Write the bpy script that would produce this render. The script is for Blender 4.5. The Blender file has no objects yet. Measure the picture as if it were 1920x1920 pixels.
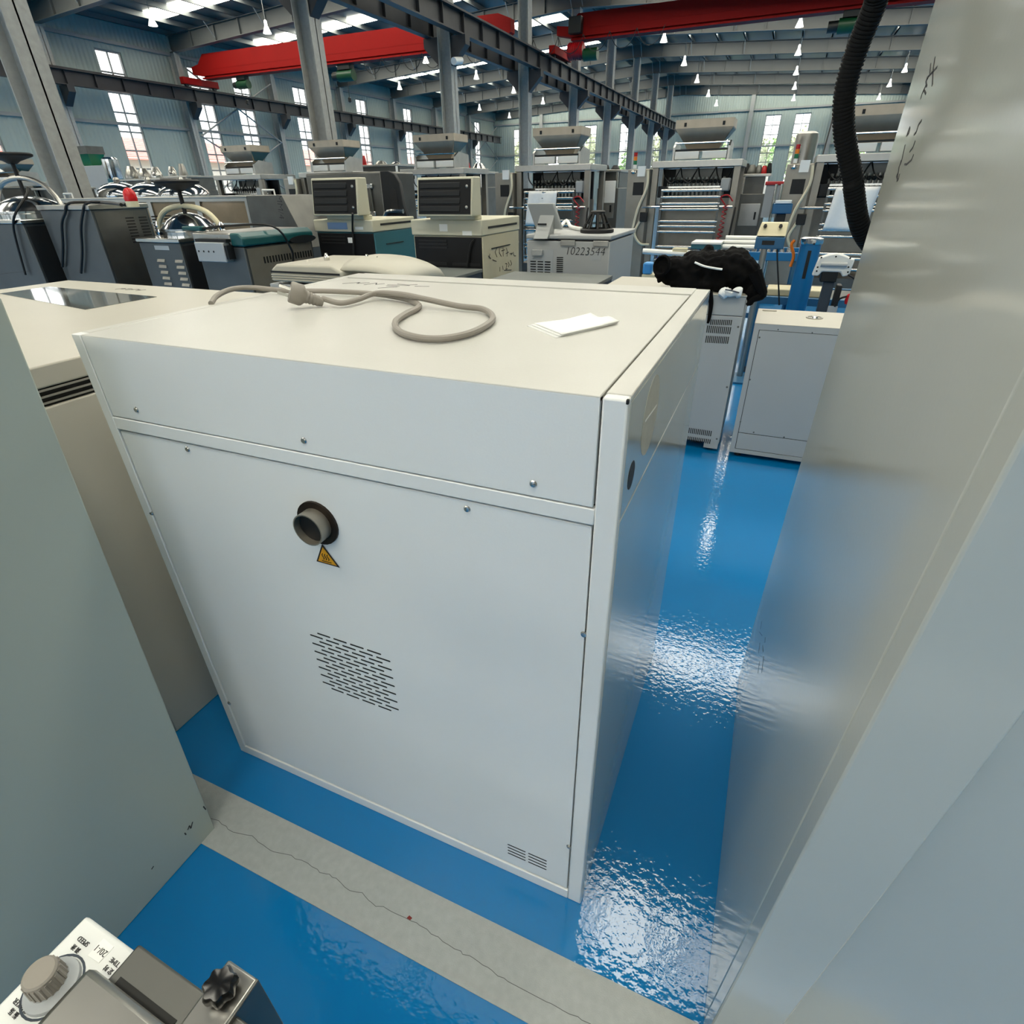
import bpy, math, random
from mathutils import Vector, Matrix
random.seed(7)
scn = bpy.context.scene
COL = scn.collection
# ------------------------------------------------------------------ camera
CAM = Vector((0.13293, -0.66601, 1.48086))
YAW, PITCH, ROLL, FPX = -0.416010335, -0.531038391, 0.0172715498, 1036.2832
_f = Vector((math.sin(YAW)*math.cos(PITCH), math.cos(YAW)*math.cos(PITCH), math.sin(PITCH)))
_r = Vector((math.cos(YAW), -math.sin(YAW), 0)); _d = _f.cross(_r)
RGT = _r*math.cos(ROLL) + _d*math.sin(ROLL)
DWN = -_r*math.sin(ROLL) + _d*math.cos(ROLL)
cd = bpy.data.cameras.new('camera'); cam = bpy.data.objects.new('camera', cd); COL.objects.link(cam)
cd.sensor_width = 36; cd.lens = FPX/1920*36; cd.clip_start = 0.02; cd.clip_end = 400
M = Matrix.Identity(4)
for i in range(3):
    M[i][0] = RGT[i]; M[i][1] = -DWN[i]; M[i][2] = -_f[i]; M[i][3] = CAM[i]
cam.matrix_world = M; scn.camera = cam
# ------------------------------------------------------------------ world and exposure
w = bpy.data.worlds.new('overcast'); scn.world = w; w.use_nodes = True
bg = w.node_tree.nodes['Background']; bg.inputs[0].default_value = (1.0, 0.995, 0.985, 1); bg.inputs[1].default_value = 3.0
SKYLIGHT = 9.0
vs = scn.view_settings; vs.view_transform = 'Standard'; vs.look = 'None'; vs.gamma = 1; vs.exposure = 0.52; vs.use_curve_mapping = False
cy_ = scn.cycles; cy_.max_bounces = 7; cy_.diffuse_bounces = 4; cy_.glossy_bounces = 3; cy_.transparent_max_bounces = 8; cy_.adaptive_threshold = .035; cy_.caustics_reflective = False
# ------------------------------------------------------------------ pixel rays (a pixel gives a direction, the plane gives the distance)
def ray(px, py): return RGT*((px-960)/FPX) + DWN*((py-960)/FPX) + _f
def PX(px, py, X): d = ray(px, py); return CAM + d*((X-CAM.x)/d.x)
def PY(px, py, Y): d = ray(px, py); return CAM + d*((Y-CAM.y)/d.y)
def PZ(px, py, Z): d = ray(px, py); return CAM + d*((Z-CAM.z)/d.z)
# ------------------------------------------------------------------ materials
def lin(c): c /= 255; return c/12.92 if c <= 0.04045 else ((c+0.055)/1.055)**2.4
def L(c): return tuple(lin(x) for x in c) + (1,)
MATS = {}
def mat(name, rgb, rough=0.5, metal=0.0, var=0.0, vscale=6, bump=0.0, bscale=200, coat=0.0, emit=0.0, spec=0.5, rvar=0.0):
    m = bpy.data.materials.new(name); m.use_nodes = True; n = m.node_tree.nodes; l = m.node_tree.links
    b = n['Principled BSDF']; b.inputs['Base Color'].default_value = L(rgb); b.inputs['Roughness'].default_value = rough
    b.inputs['Metallic'].default_value = metal; b.inputs['Coat Weight'].default_value = coat; b.inputs['Coat Roughness'].default_value = 0.06
    b.inputs['Specular IOR Level'].default_value = spec
    tc = n.new('ShaderNodeTexCoord')
    if var > 0:
        t = n.new('ShaderNodeTexNoise'); t.inputs['Scale'].default_value = vscale; t.inputs['Detail'].default_value = 5
        l.new(tc.outputs['Object'], t.inputs['Vector'])
        mx = n.new('ShaderNodeMix'); mx.data_type = 'RGBA'
        mx.inputs['A'].default_value = L([max(0, c*(1-var)) for c in rgb]); mx.inputs['B'].default_value = L([min(255, c*(1+var)) for c in rgb])
        l.new(t.outputs['Fac'], mx.inputs['Factor']); l.new(mx.outputs['Result'], b.inputs['Base Color'])
        if rvar:
            mr = n.new('ShaderNodeMapRange'); mr.inputs['To Min'].default_value = max(0, rough-rvar); mr.inputs['To Max'].default_value = rough+rvar
            l.new(t.outputs['Fac'], mr.inputs['Value']); l.new(mr.outputs['Result'], b.inputs['Roughness'])
    if bump > 0:
        t2 = n.new('ShaderNodeTexNoise'); t2.inputs['Scale'].default_value = bscale; t2.inputs['Detail'].default_value = 2
        l.new(tc.outputs['Object'], t2.inputs['Vector'])
        bp = n.new('ShaderNodeBump'); bp.inputs['Strength'].default_value = bump; bp.inputs['Distance'].default_value = 0.002
        l.new(t2.outputs['Fac'], bp.inputs['Height']); l.new(bp.outputs['Normal'], b.inputs['Normal'])
    if emit:
        b.inputs['Emission Color'].default_value = L(rgb); b.inputs['Emission Strength'].default_value = emit
    MATS[name] = m; return m
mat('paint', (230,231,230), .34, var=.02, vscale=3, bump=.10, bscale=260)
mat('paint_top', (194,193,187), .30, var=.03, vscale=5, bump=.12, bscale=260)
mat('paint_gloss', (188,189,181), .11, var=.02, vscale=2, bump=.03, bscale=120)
mat('paint_left_shade', (164,171,162), .30, var=.02, vscale=2, bump=.05, bscale=140)  # white-grey paint of the left cabinet, darkened to carry its shade
mat('paint_cream', (184,180,168), .35, var=.03, vscale=4)
mat('paint_grey', (168,170,169), .4, var=.02, vscale=4)
mat('gap', (30,30,28), .8)
mat('black', (10,10,11), .55)
mat('black_gloss', (14,14,15), .22)
mat('rubber', (8,8,9), .65, bump=.2, bscale=80, spec=.25)
mat('chrome', (205,205,205), .12, 1.0)
mat('screw', (190,190,188), .2, 1.0)
mat('steel', (172,170,164), .30, 1.0, var=.08, vscale=9, rvar=.06)
mat('steel_bright', (208,206,200), .18, 1.0)
mat('steel_dark', (108,108,104), .4, .9, var=.12, vscale=6)
mat('hopper_steel', (186,172,152), .38, .5, var=.08, vscale=7)
mat('steel_warm', (152,146,135), .36, .7, var=.08, vscale=7)
mat('steel_blue', (88,93,95), .38, .7, var=.10, vscale=4)
mat('soot', (46,38,32), .5, .7, var=.2, vscale=20)
mat('cord_grey', (140,134,126), .42)
mat('plug_grey', (138,132,124), .5)
mat('paper', (238,238,236), .85, var=.02, vscale=30)
mat('ink', (45,45,48), .7)
mat('sticker_yellow', (226,160,24), .4)
mat('sticker_black', (28,20,16), .5)
mat('residue', (186,184,174), .6, var=.06, vscale=80)
mat('beige', (196,192,170), .5, var=.04, vscale=6)
mat('beige_side', (190,184,158), .5, var=.05, vscale=5)
mat('teal', (44,100,112), .4, var=.05, vscale=5)
mat('green_teal', (10,76,78), .35, var=.05, vscale=5)
mat('charcoal', (30,32,34), .5, var=.08, vscale=8, spec=.3)
mat('charcoal_top', (104,108,106), .5, var=.06, vscale=5)
mat('navy_side', (48,58,70), .5)
mat('vent_black', (12,12,14), .5, spec=.3)
mat('cream_plastic', (180,176,162), .4, var=.02, vscale=5)
mat('white_plastic', (222,224,222), .4)
mat('grey_plastic', (168,172,174), .45)
mat('wall_paint', (154,166,160), .55, var=.03, vscale=.6)
mat('beam_grey', (142,144,142), .55, var=.05, vscale=2)
mat('column_grey', (158,158,153), .6, var=.10, vscale=14, bump=.4, bscale=30)
mat('rafter_grey', (86,89,88), .55, var=.05, vscale=2)
mat('purlin_grey', (120,125,125), .5, .3)
mat('roof_sheet', (96,105,108), .38, .25, var=.08, vscale=.7)
mat('rail_black', (40,41,44), .5, var=.15, vscale=4)
mat('crane_red', (150,14,8), .65, var=.05, vscale=1.5, spec=.2)
mat('hoist_green', (10,66,34), .4)
mat('hoist_black', (18,22,20), .5)
mat('red_plastic', (178,16,22), .35)
mat('orange_plastic', (226,120,24), .35)
mat('green_plastic', (20,110,70), .35)
mat('beacon_red', (200,14,20), .25)
mat('blue_paint', (16,104,160), .3, var=.06, vscale=4)
mat('blue_frame', (38,92,130), .4, var=.06, vscale=4)
mat('blue_light', (70,150,214), .4)
mat('blue_sleeve', (48,74,190), .4)
mat('hose_cream', (212,204,178), .5)
mat('hose_red', (158,16,24), .4)
mat('jacket', (7,7,8), .95, var=.3, vscale=30, spec=.15)
mat('jacket_grey', (40,38,36), .85, var=.2, vscale=30)
mat('towel', (226,228,228), .9, bump=.6, bscale=120)
mat('label_white', (236,236,232), .6)
mat('label_blue', (120,150,190), .6)
mat('gold', (176,160,118), .35, .8)
mat('leaf', (150,184,120), .8, var=.35, vscale=1.5)
mat('leaf_light', (196,216,172), .8, var=.3, vscale=1.5)
mat('trunk', (90,74,58), .9)
mat('roof_tile', (232,170,160), .8, var=.12, vscale=2)  # tile red paled: sunlit overexposure put into the colour
mat('house_wall', (240,236,230), .8)
mat('ground', (150,150,140), .9, var=.1, vscale=.2)
mat('skylight_sheet', (255,250,232), .6, emit=SKYLIGHT)
mat('lamp_glow', (255,252,240), .5, emit=18)
mat('lamp_body', (246,246,238), .35, emit=1.1)
mat('strip_paint', (164,168,166), .55, var=.07, vscale=60, bump=.25, bscale=400)
mat('crack', (96,98,96), .8)
mat('red_chip', (120,36,30), .6)
mat('brass_cream', (214,204,170), .4)
# epoxy floor: blue with a clear coat and an uneven, trowelled film
m = mat('epoxy', (0,114,176), .45, var=.05, vscale=.7, coat=1.0, spec=.1)
n = m.node_tree.nodes; l = m.node_tree.links; b = n['Principled BSDF']
tc = n.new('ShaderNodeTexCoord'); t = n.new('ShaderNodeTexNoise'); t.inputs['Scale'].default_value = 55; t.inputs['Detail'].default_value = 2
l.new(tc.outputs['Object'], t.inputs['Vector']); bp = n.new('ShaderNodeBump'); bp.inputs['Strength'].default_value = .22; bp.inputs['Distance'].default_value = .003
l.new(t.outputs['Fac'], bp.inputs['Height']); l.new(bp.outputs['Normal'], b.inputs['Coat Normal']); b.inputs['Coat Roughness'].default_value = .05
# corrugated sheet for the walls (ribs far too fine to build at that distance)
for nm, ax in (('wall_sheet_side', 'Y'), ('wall_sheet_end', 'X')):
    m = mat(nm, (154,166,160), .55, var=.03, vscale=.6)
    n = m.node_tree.nodes; l = m.node_tree.links; b = n['Principled BSDF']; tc = n.new('ShaderNodeTexCoord')
    wv = n.new('ShaderNodeTexWave'); wv.bands_direction = ax; wv.inputs['Scale'].default_value = 1.6; wv.wave_profile = 'SIN'
    l.new(tc.outputs['Object'], wv.inputs['Vector']); bp = n.new('ShaderNodeBump'); bp.inputs['Strength'].default_value = .6; bp.inputs['Distance'].default_value = .03
    l.new(wv.outputs['Fac'], bp.inputs['Height']); l.new(bp.outputs['Normal'], b.inputs['Normal'])
# glass
m = bpy.data.materials.new('pane_glass'); m.use_nodes = True; n = m.node_tree.nodes; l = m.node_tree.links; n.clear()
o = n.new('ShaderNodeOutputMaterial'); tr = n.new('ShaderNodeBsdfTransparent'); gl = n.new('ShaderNodeBsdfGlossy'); gl.inputs['Roughness'].default_value = .05
tr.inputs[0].default_value = (.93,.95,.95,1); mx = n.new('ShaderNodeMixShader'); mx.inputs[0].default_value = .06
l.new(tr.outputs[0], mx.inputs[1]); l.new(gl.outputs[0], mx.inputs[2]); l.new(mx.outputs[0], o.inputs[0]); MATS['pane_glass'] = m
mat('dark_glass', (120,122,118), .04, spec=.9, coat=1.0)
mat('hood_glass', (150,130,104), .12, .2, var=.15, vscale=5)
# ------------------------------------------------------------------ mesh builder
class MB:
    def __init__(s): s.v = []; s.f = []
    def add(s, vs, fs):
        o = len(s.v); s.v += [tuple(v) for v in vs]; s.f += [tuple(i+o for i in f) for f in fs]; return s
    def hexa(s, p): return s.add(p, [(0,3,2,1),(4,5,6,7),(0,1,5,4),(1,2,6,5),(2,3,7,6),(3,0,4,7)])
    def box(s, x0,x1,y0,y1,z0,z1):
        x0,x1 = sorted((x0,x1)); y0,y1 = sorted((y0,y1)); z0,z1 = sorted((z0,z1))
        return s.hexa([(x0,y0,z0),(x1,y0,z0),(x1,y1,z0),(x0,y1,z0),(x0,y0,z1),(x1,y0,z1),(x1,y1,z1),(x0,y1,z1)])
    def prism(s, pts, vec):
        vec = Vector(vec); a = [Vector(p) for p in pts]; k = len(a); bt = [p+vec for p in a]
        return s.add(a+bt, [tuple(range(k))[::-1], tuple(range(k,2*k))] + [(i,(i+1)%k,k+(i+1)%k,k+i) for i in range(k)])
    def cyl(s, p0, p1, r0, r1=None, n=14, caps=True):
        p0 = Vector(p0); p1 = Vector(p1); r1 = r0 if r1 is None else r1
        z = (p1-p0).normalized(); x = z.orthogonal().normalized(); y = z.cross(x)
        A = [p0+(x*math.cos(2*math.pi*i/n)+y*math.sin(2*math.pi*i/n))*r0 for i in range(n)]
        B = [p1+(x*math.cos(2*math.pi*i/n)+y*math.sin(2*math.pi*i/n))*r1 for i in range(n)]
        f = [(i,(i+1)%n,n+(i+1)%n,n+i) for i in range(n)]
        if caps: f += [tuple(range(n))[::-1], tuple(range(n,2*n))]
        return s.add(A+B, f)
    def ring(s, p0, p1, ro, ri, n=20):
        p0 = Vector(p0); p1 = Vector(p1); z = (p1-p0).normalized(); x = z.orthogonal().normalized(); y = z.cross(x)
        c = [x*math.cos(2*math.pi*i/n)+y*math.sin(2*math.pi*i/n) for i in range(n)]
        V = [p0+q*ro for q in c]+[p1+q*ro for q in c]+[p1+q*ri for q in c]+[p0+q*ri for q in c]
        F = []
        for k in range(4):
            for i in range(n): F.append((k*n+i, k*n+(i+1)%n, ((k+1)%4)*n+(i+1)%n, ((k+1)%4)*n+i))
        return s.add(V, F)
    def tube(s, pts, r, n=8, sub=0):
        pts = [Vector(p) for p in pts]
        if sub:
            q = []
            P = [pts[0]*2-pts[1]]+pts+[pts[-1]*2-pts[-2]]
            for i in range(1, len(P)-2):
                for k in range(sub):
                    t = k/sub; a,b_,c,d = P[i-1],P[i],P[i+1],P[i+2]
                    q.append(.5*((2*b_)+(c-a)*t+(2*a-5*b_+4*c-d)*t*t+(3*b_-a-3*c+d)*t**3))
            q.append(pts[-1]); pts = q
        V = []; F = []; x = None
        for i,p in enumerate(pts):
            t = (pts[min(i+1,len(pts)-1)]-pts[max(i-1,0)]).normalized()
            x = t.orthogonal().normalized() if x is None else (x-t*x.dot(t)).normalized()
            y = t.cross(x); rr = r(i/(len(pts)-1)) if callable(r) else r
            V += [p+(x*math.cos(2*math.pi*k/n)+y*math.sin(2*math.pi*k/n))*rr for k in range(n)]
        for i in range(len(pts)-1):
            F += [(i*n+k, i*n+(k+1)%n, (i+1)*n+(k+1)%n, (i+1)*n+k) for k in range(n)]
        F += [tuple(range(n))[::-1], tuple(range((len(pts)-1)*n, len(pts)*n))]
        return s.add(V, F)
    def lathe(s, prof, c, n=24, axis=(0,0,1)):
        c = Vector(c); z = Vector(axis).normalized(); x = z.orthogonal().normalized() if abs(z.z) < .99 else Vector((1,0,0)); y = z.cross(x)
        V = []; F = []; m_ = len(prof)
        for r,h in prof: V += [c+z*h+(x*math.cos(2*math.pi*k/n)+y*math.sin(2*math.pi*k/n))*max(r,1e-4) for k in range(n)]
        for i in range(m_-1): F += [(i*n+k, i*n+(k+1)%n, (i+1)*n+(k+1)%n, (i+1)*n+k) for k in range(n)]
        F += [tuple(range(n))[::-1], tuple(range((m_-1)*n, m_*n))]
        return s.add(V, F)
    def ball(s, c, r, n=12, k=7, sq=(1,1,1)):
        c = Vector(c); V = []; F = []
        for i in range(1,k):
            a = math.pi*i/k
            V += [c+Vector((math.sin(a)*math.cos(2*math.pi*j/n)*r*sq[0], math.sin(a)*math.sin(2*math.pi*j/n)*r*sq[1], math.cos(a)*r*sq[2])) for j in range(n)]
        for i in range(k-2): F += [(i*n+j, (i+1)*n+j, (i+1)*n+(j+1)%n, i*n+(j+1)%n) for j in range(n)]
        t = len(V); V += [c+Vector((0,0,r*sq[2])), c-Vector((0,0,r*sq[2]))]
        F += [(t, j, (j+1)%n) for j in range(n)] + [(t+1, (k-2)*n+(j+1)%n, (k-2)*n+j) for j in range(n)]
        return s.add(V, F)
    def strokes(s, lines, width, nrm, lift=.0006):
        nrm = Vector(nrm)
        for ln in lines:
            for a, b_ in zip(ln[:-1], ln[1:]):
                a = Vector(a); b_ = Vector(b_); t = (b_-a)
                if t.length < 1e-6: continue
                t.normalize(); u = t.cross(nrm).normalized()*width/2
                s.hexa([a-u,a+u,b_+u,b_-u]+[q+nrm*lift for q in (a-u,a+u,b_+u,b_-u)])
        return s
    def build(s, name, mt, parent=None, smooth=True, bevel=0, seg=2, ang=35):
        off = Vector((0,0,0)); q = parent
        while q is not None: off += q.location; q = q.parent
        me = bpy.data.meshes.new(name); me.from_pydata([tuple(Vector(v)-off) for v in s.v], [], s.f); me.validate(); me.update()
        import bmesh
        bm = bmesh.new(); bm.from_mesh(me); bmesh.ops.recalc_face_normals(bm, faces=bm.faces); bm.to_mesh(me); bm.free()
        if smooth: me.shade_smooth(); me.set_sharp_from_angle(angle=math.radians(ang))
        me.materials.append(MATS[mt]); o = bpy.data.objects.new(name, me); COL.objects.link(o)
        if parent is not None: o.parent = parent
        if bevel:
            bv = o.modifiers.new('bevel', 'BEVEL'); bv.width = bevel; bv.segments = seg; bv.limit_method = 'ANGLE'; bv.angle_limit = math.radians(40)
        return o
def B(*a): return MB().box(*a)
def tag(o, label, cat, group=None):
    o['label'] = label; o['category'] = cat
    if group: o['group'] = group
    return o
def thing(name, label, cat, loc, group=None):
    o = bpy.data.objects.new(name, None); o.empty_display_size = .1; COL.objects.link(o); o.location = loc
    return tag(o, label, cat, group)
def struct(o): o['kind'] = 'structure'; return o
def group_empty(name, loc=(0,0,0)):
    o = bpy.data.objects.new(name, None); o.empty_display_size = .1; COL.objects.link(o); o.location = loc; return struct(o)
def copy_tree(o, parent=None):
    c = o.copy(); COL.objects.link(c); c.parent = parent
    for k in ('label','category','group'):
        if k in o: c[k] = o[k]
    for ch in list(o.children): copy_tree(ch, c)
    return c
def inst(src, parent, loc):
    """another piece that shares src's mesh, at a world offset from src"""
    c = src.copy(); COL.objects.link(c); c.parent = parent; c.location = src.location + Vector(loc); return c
def text(body, mt, size, origin, xdir, ydir, parent, name='lettering', align='CENTER', weight=0.0, shear=0.0):
    cu = bpy.data.curves.new(name, 'FONT'); cu.body = body; cu.size = size; cu.align_x = align; cu.align_y = 'CENTER'; cu.extrude = .0003; cu.offset = weight; cu.shear = shear; cu.resolution_u = 3
    t_ = bpy.data.objects.new('tmp', cu); COL.objects.link(t_)
    me = bpy.data.meshes.new_from_object(t_.evaluated_get(bpy.context.evaluated_depsgraph_get()))
    bpy.data.objects.remove(t_); bpy.data.curves.remove(cu)
    x = Vector(xdir).normalized(); y = Vector(ydir).normalized(); z = x.cross(y); y = z.cross(x).normalized()
    off = Vector((0,0,0)); q = parent
    while q is not None: off += q.location; q = q.parent
    for v in me.vertices: c = v.co.copy(); v.co = Vector(origin)-off + x*c.x + y*c.y + z*c.z
    me.materials.clear(); me.materials.append(MATS[mt]); o = bpy.data.objects.new(name, me); COL.objects.link(o); o.parent = parent; return o
ORD = ['nearest','second','third','fourth','fifth','sixth','seventh','eighth','ninth','tenth','eleventh','twelfth','thirteenth','fourteenth','fifteenth','sixteenth','seventeenth','eighteenth','nineteenth','twentieth']
# ================================================================== THE HALL
XL, XR, XC, Y0, Y1 = -27.7, 8.3, -9.7, -24.5, 59.5
FR = [5.5+6*k for k in range(-5, 10)]          # frame lines
def roof_z(x): return 8.10 - .055*abs(x-XC)    # underside of the rafters
struct(B(XL, XR, Y0, Y1, -.2, 0).build('floor', 'epoxy', smooth=False))
ground = struct(B(-140, 120, -80, 190, -.5, -.22).build('ground', 'ground', smooth=False))
# painted joint strip with its crack
strip = struct(B(XL+.5, XR-.5, -.252, -.116, .0005, .003).build('trim_1', 'strip_paint', smooth=False))
random.seed(3)
cr = []
x = -1.1; y = -.188
while x < .45:
    cr.append((x, y, .0031)); x += random.uniform(.006,.02); y += random.uniform(-.0045,.0042); y = min(max(y,-.205),-.165)
MB().strokes([cr], .0012, (0,0,1), .0004).build('crack', 'crack', strip, smooth=False)
c = PZ(768,1721,.003); MB().prism([c+Vector((-.006,-.003,0)), c+Vector((.004,-.004,0)), c+Vector((.006,.002,0)), c+Vector((-.003,.004,0))], (0,0,.001)).build('paint_chip','red_chip',strip)
# walls with real openings
def wall(name, mt, axis, pos, a0, a1, ops, th=.2):
    mb = MB(); ht = lambda a: (roof_z(a)+.85 if axis == 'Y' else roof_z(pos)+.85)
    def blk(u0,u1,z0,z1):
        if axis == 'X': mb.box(pos, pos+th, u0,u1,z0,z1)
        else: mb.hexa([(u0,pos,z0),(u1,pos,z0),(u1,pos+th,z0),(u0,pos+th,z0),(u0,pos,z1 if z1<7.5 else ht(u0)),(u1,pos,z1 if z1<7.5 else ht(u1)),(u1,pos+th,z1 if z1<7.5 else ht(u1)),(u0,pos+th,z1 if z1<7.5 else ht(u0))])
    u = a0; cuts = sorted(ops)
    for (s0,s1,z0,z1) in cuts:
        if axis == 'Y' and u < XC < s0: blk(u,XC,0,9); blk(XC,s0,0,9)
        else: blk(u,s0,0,9 if axis=='Y' else ht(0))
        blk(s0,s1,0,z0); blk(s0,s1,z1,9 if axis=='Y' else ht(0)); u = s1
    blk(u,a1,0,9 if axis=='Y' else ht(0))
    return struct(mb.build(name, mt, smooth=False))
LW = [(13.7,14.9),(19.8,21.0),(24.3,25.5),(27.0,28.2),(31.5,32.7),(37.5,38.7),(43.3,44.5),(49.3,50.5),(55.3,56.5)]
LWn = [(-22.3,-20.3),(-16.3,-14.3),(-10.3,-8.3),(-4.3,-2.3),(1.7,3.7),(7.6,8.9)]
wl = wall('wall_left', 'wall_sheet_side', 'X', XL-.2, Y0, Y1, [(a,b_,1.0,6.8) for a,b_ in LWn+LW])
FW = [(-25.6,-24.4),(-22.0,-20.8),(-18.4,-17.2),(-15.0,-13.8),(-12.4,-11.2),(-6.6,-5.4),(-2.7,-1.5),(-.46,.74),(4.2,5.4)]
wb = wall('wall_back', 'wall_sheet_end', 'Y', Y1, XL, XR, [(a,b_,1.0,6.35) for a,b_ in FW])
RW = [(20,21.2),(26,27.2),(32,33.2),(38,39.2),(44,45.2),(50,51.2)]
wr = wall('wall_right', 'wall_sheet_side', 'X', XR, Y0, Y1, [(a,b_,1.0,6.8) for a,b_ in RW])
NW = [(-24,-21.4),(-19,-16.4),(-14,-11.4),(-8,-5.4),(-4.5,-1.9),(-1,1.6),(2.5,5.1)]  # unseen wall behind the camera; openings widened to light the cabinet fronts
wn = wall('wall_near', 'wall_sheet_end', 'Y', Y0-.2, XL, XR, [(a,b_,1.0,6.6) for a,b_ in NW])
# windows: frame, bars, one pane per light
WN = [0]
def window(axis, pos, a0, a1, z0, z1, rows, cols=2, panes=True):
    WN[0] += 1
    g = group_empty('window_%d' % WN[0], (pos,(a0+a1)/2,z0) if axis == 'X' else ((a0+a1)/2,pos,z0))
    def bx(mb,u0,u1,q0,q1,t=.05): return mb.box(pos-t,pos+t,u0,u1,q0,q1) if axis == 'X' else mb.box(u0,u1,pos-t,pos+t,q0,q1)
    mb = MB(); f = .06
    for q in ((a0,a0+f,z0,z1),(a1-f,a1,z0,z1),(a0+f,a1-f,z0,z0+f),(a0+f,a1-f,z1-f,z1)): bx(mb,*q)
    mb.build('window_frame','beam_grey',g,smooth=False)
    W = (a1-a0-2*f); H = (z1-z0-2*f)
    if not panes:
        bx(MB(),a0+f,a1-f,z0+f,z1-f,.006).build('pane','pane_glass',g,smooth=False); return
    mb = MB(); 
    for k in range(1,cols): u = a0+f+W*k/cols; bx(mb,u-.025,u+.025,z0+f,z1-f,.03)
    for k in range(1,rows): z = z0+f+H*k/rows; bx(mb,a0+f,a1-f,z-.03,z+.03,.028)
    mb.build('glazing_bars','beam_grey',g,smooth=False)
    p0 = None
    for i in range(cols):
        for k in range(rows):
            u0 = a0+f+W*i/cols; q0 = z0+f+H*k/rows
            if p0 is None: p0 = bx(MB(),u0,u0+W/cols,q0,q0+H/rows,.006).build('pane','pane_glass',g,smooth=False)
            else: inst(p0,g,(0,W*i/cols,H*k/rows) if axis=='X' else (W*i/cols,0,H*k/rows))
for a,b_ in LW: window('X', XL-.1, a, b_, 1.0, 6.8, 8)
for a,b_ in FW: window('Y', Y1+.1, a, b_, 1.0, 6.35, 8)
for a,b_ in LWn: window('X', XL-.1, a, b_, 1.0, 6.8, 8, panes=False)
for a,b_ in RW: window('X', XR+.1, a, b_, 1.0, 6.8, 8, panes=False)
for a,b_ in NW: window('Y', Y0-.1, a, b_, 1.0, 6.6, 8, panes=False)
# girts on the walls
for k,z in enumerate((1.35,4.18,7.08)): struct(B(XL,XL+.10,Y0,Y1,z-.06,z+.06).build('trim_%d' % (k+2),'beam_grey',smooth=False))
for k,z in enumerate((4.18,6.75)): struct(B(XL,XR,Y1-.10,Y1,z-.06,z+.06).build('trim_%d' % (k+5),'beam_grey',smooth=False))
# roof: sheet, purlins, rafters, translucent strips
ceil = group_empty('ceiling', (XC,17.5,8.9))
PT = .62
def slope(x0,x1,y0,y1,d0,d1):
    z = roof_z
    return [(x0,y0,z(x0)+d0),(x1,y0,z(x1)+d0),(x1,y1,z(x1)+d0),(x0,y1,z(x0)+d0),(x0,y0,z(x0)+d1),(x1,y0,z(x1)+d1),(x1,y1,z(x1)+d1),(x0,y1,z(x0)+d1)]
for sx in ((XL,XC),(XC,XR)): MB().hexa(slope(sx[0],sx[1],Y0,Y1,PT+.20,PT+.26)).build('roof_slope','roof_sheet',ceil,smooth=False)
nx = 12
for sgn in (-1,1):
    for k in range(nx+1):
        x = XC+sgn*(.25+17.5*k/nx); z = roof_z(x)+PT
        MB().box(x-.03,x+.03,Y0,Y1,z,z+.19).box(x-.03,x+.06,Y0,Y1,z,z+.015).build('purlin','purlin_grey',ceil,smooth=False)
for y in FR:
    for x0,x1 in ((XL+.2,XC),(XC,XR-.2)):
        mb = MB(); mb.hexa(slope(x0,x1,y-.015,y+.015,0,.6)); mb.hexa(slope(x0,x1,y-.14,y+.14,0,.025)); mb.hexa(slope(x0,x1,y-.14,y+.14,.59,.615))
        nb = 12
        for k in range(1,nb): x = x0+(x1-x0)*k/nb; mb.hexa(slope(x-.02,x+.02,y-.11,y-.015,.03,.58))
        o = mb.build('rafter','rafter_grey',ceil,smooth=False)
        mb = MB(); sg = -1 if x0 < XC-1 else 1
        for k in range(0,nx+1,2):
            x = XC+sg*(.25+17.5*k/nx); mb.cyl((x,y-.02,roof_z(x)+.05),(x,y-.6,roof_z(x)+PT+.05),.02,n=5)
        mb.build('fly_braces','beam_grey',o,smooth=False)['kind'] = 'stuff'
for y in FR[:-1]:
    for sgn in (-1,1):
        mb0 = None
        for k in range(nx):
            xa = XC+sgn*(.25+17.5*k/nx); xb = XC+sgn*(.25+17.5*(k+1)/nx); xa,xb = sorted((xa,xb))
            if k in (0,11): continue
            MB().hexa(slope(xa+.05,xb-.05,y+3.7,y+4.75,PT+.165,PT+.185)).build('skylight','skylight_sheet',ceil,smooth=False)
# steel H columns of the middle row and against the left wall
def hcol(x, y, top, label, group, d=.40, fw=.36):
    t_ = thing('steel_column', label, 'column', (x,y,0), group)
    mb = MB()
    mb.box(x-d/2,x-d/2+.022,y-fw/2,y+fw/2,0,top); mb.box(x+d/2-.022,x+d/2,y-fw/2,y+fw/2,0,top); mb.box(x-d/2,x+d/2,y-.012,y+.012,0,top)
    mb.build('shaft','column_grey',t_,smooth=False)
    B(x-.3,x+.3,y-.28,y+.28,0,.03).build('base_plate','rail_black',t_)
    return t_
vis = [y for y in FR if y > 0]
for k,y in enumerate([y for y in FR if y < Y1-1]):
    if y < 0: lab = 'steel column of the middle row behind the camera'
    else: lab = 'grey steel H column of the middle row, %s from the camera' % ORD[vis.index(y)]
    if y > -1: t_ = hcol(XC, y, roof_z(XC), lab, 'columns of the middle row')
for k,y in enumerate([y for y in FR if 11 < y < Y1-1]):
    hcol(XL+.25, y, roof_z(XL+.25), 'grey steel column against the window wall, %s from the camera' % ORD[k], 'columns of the left wall', .42, .3)
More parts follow.
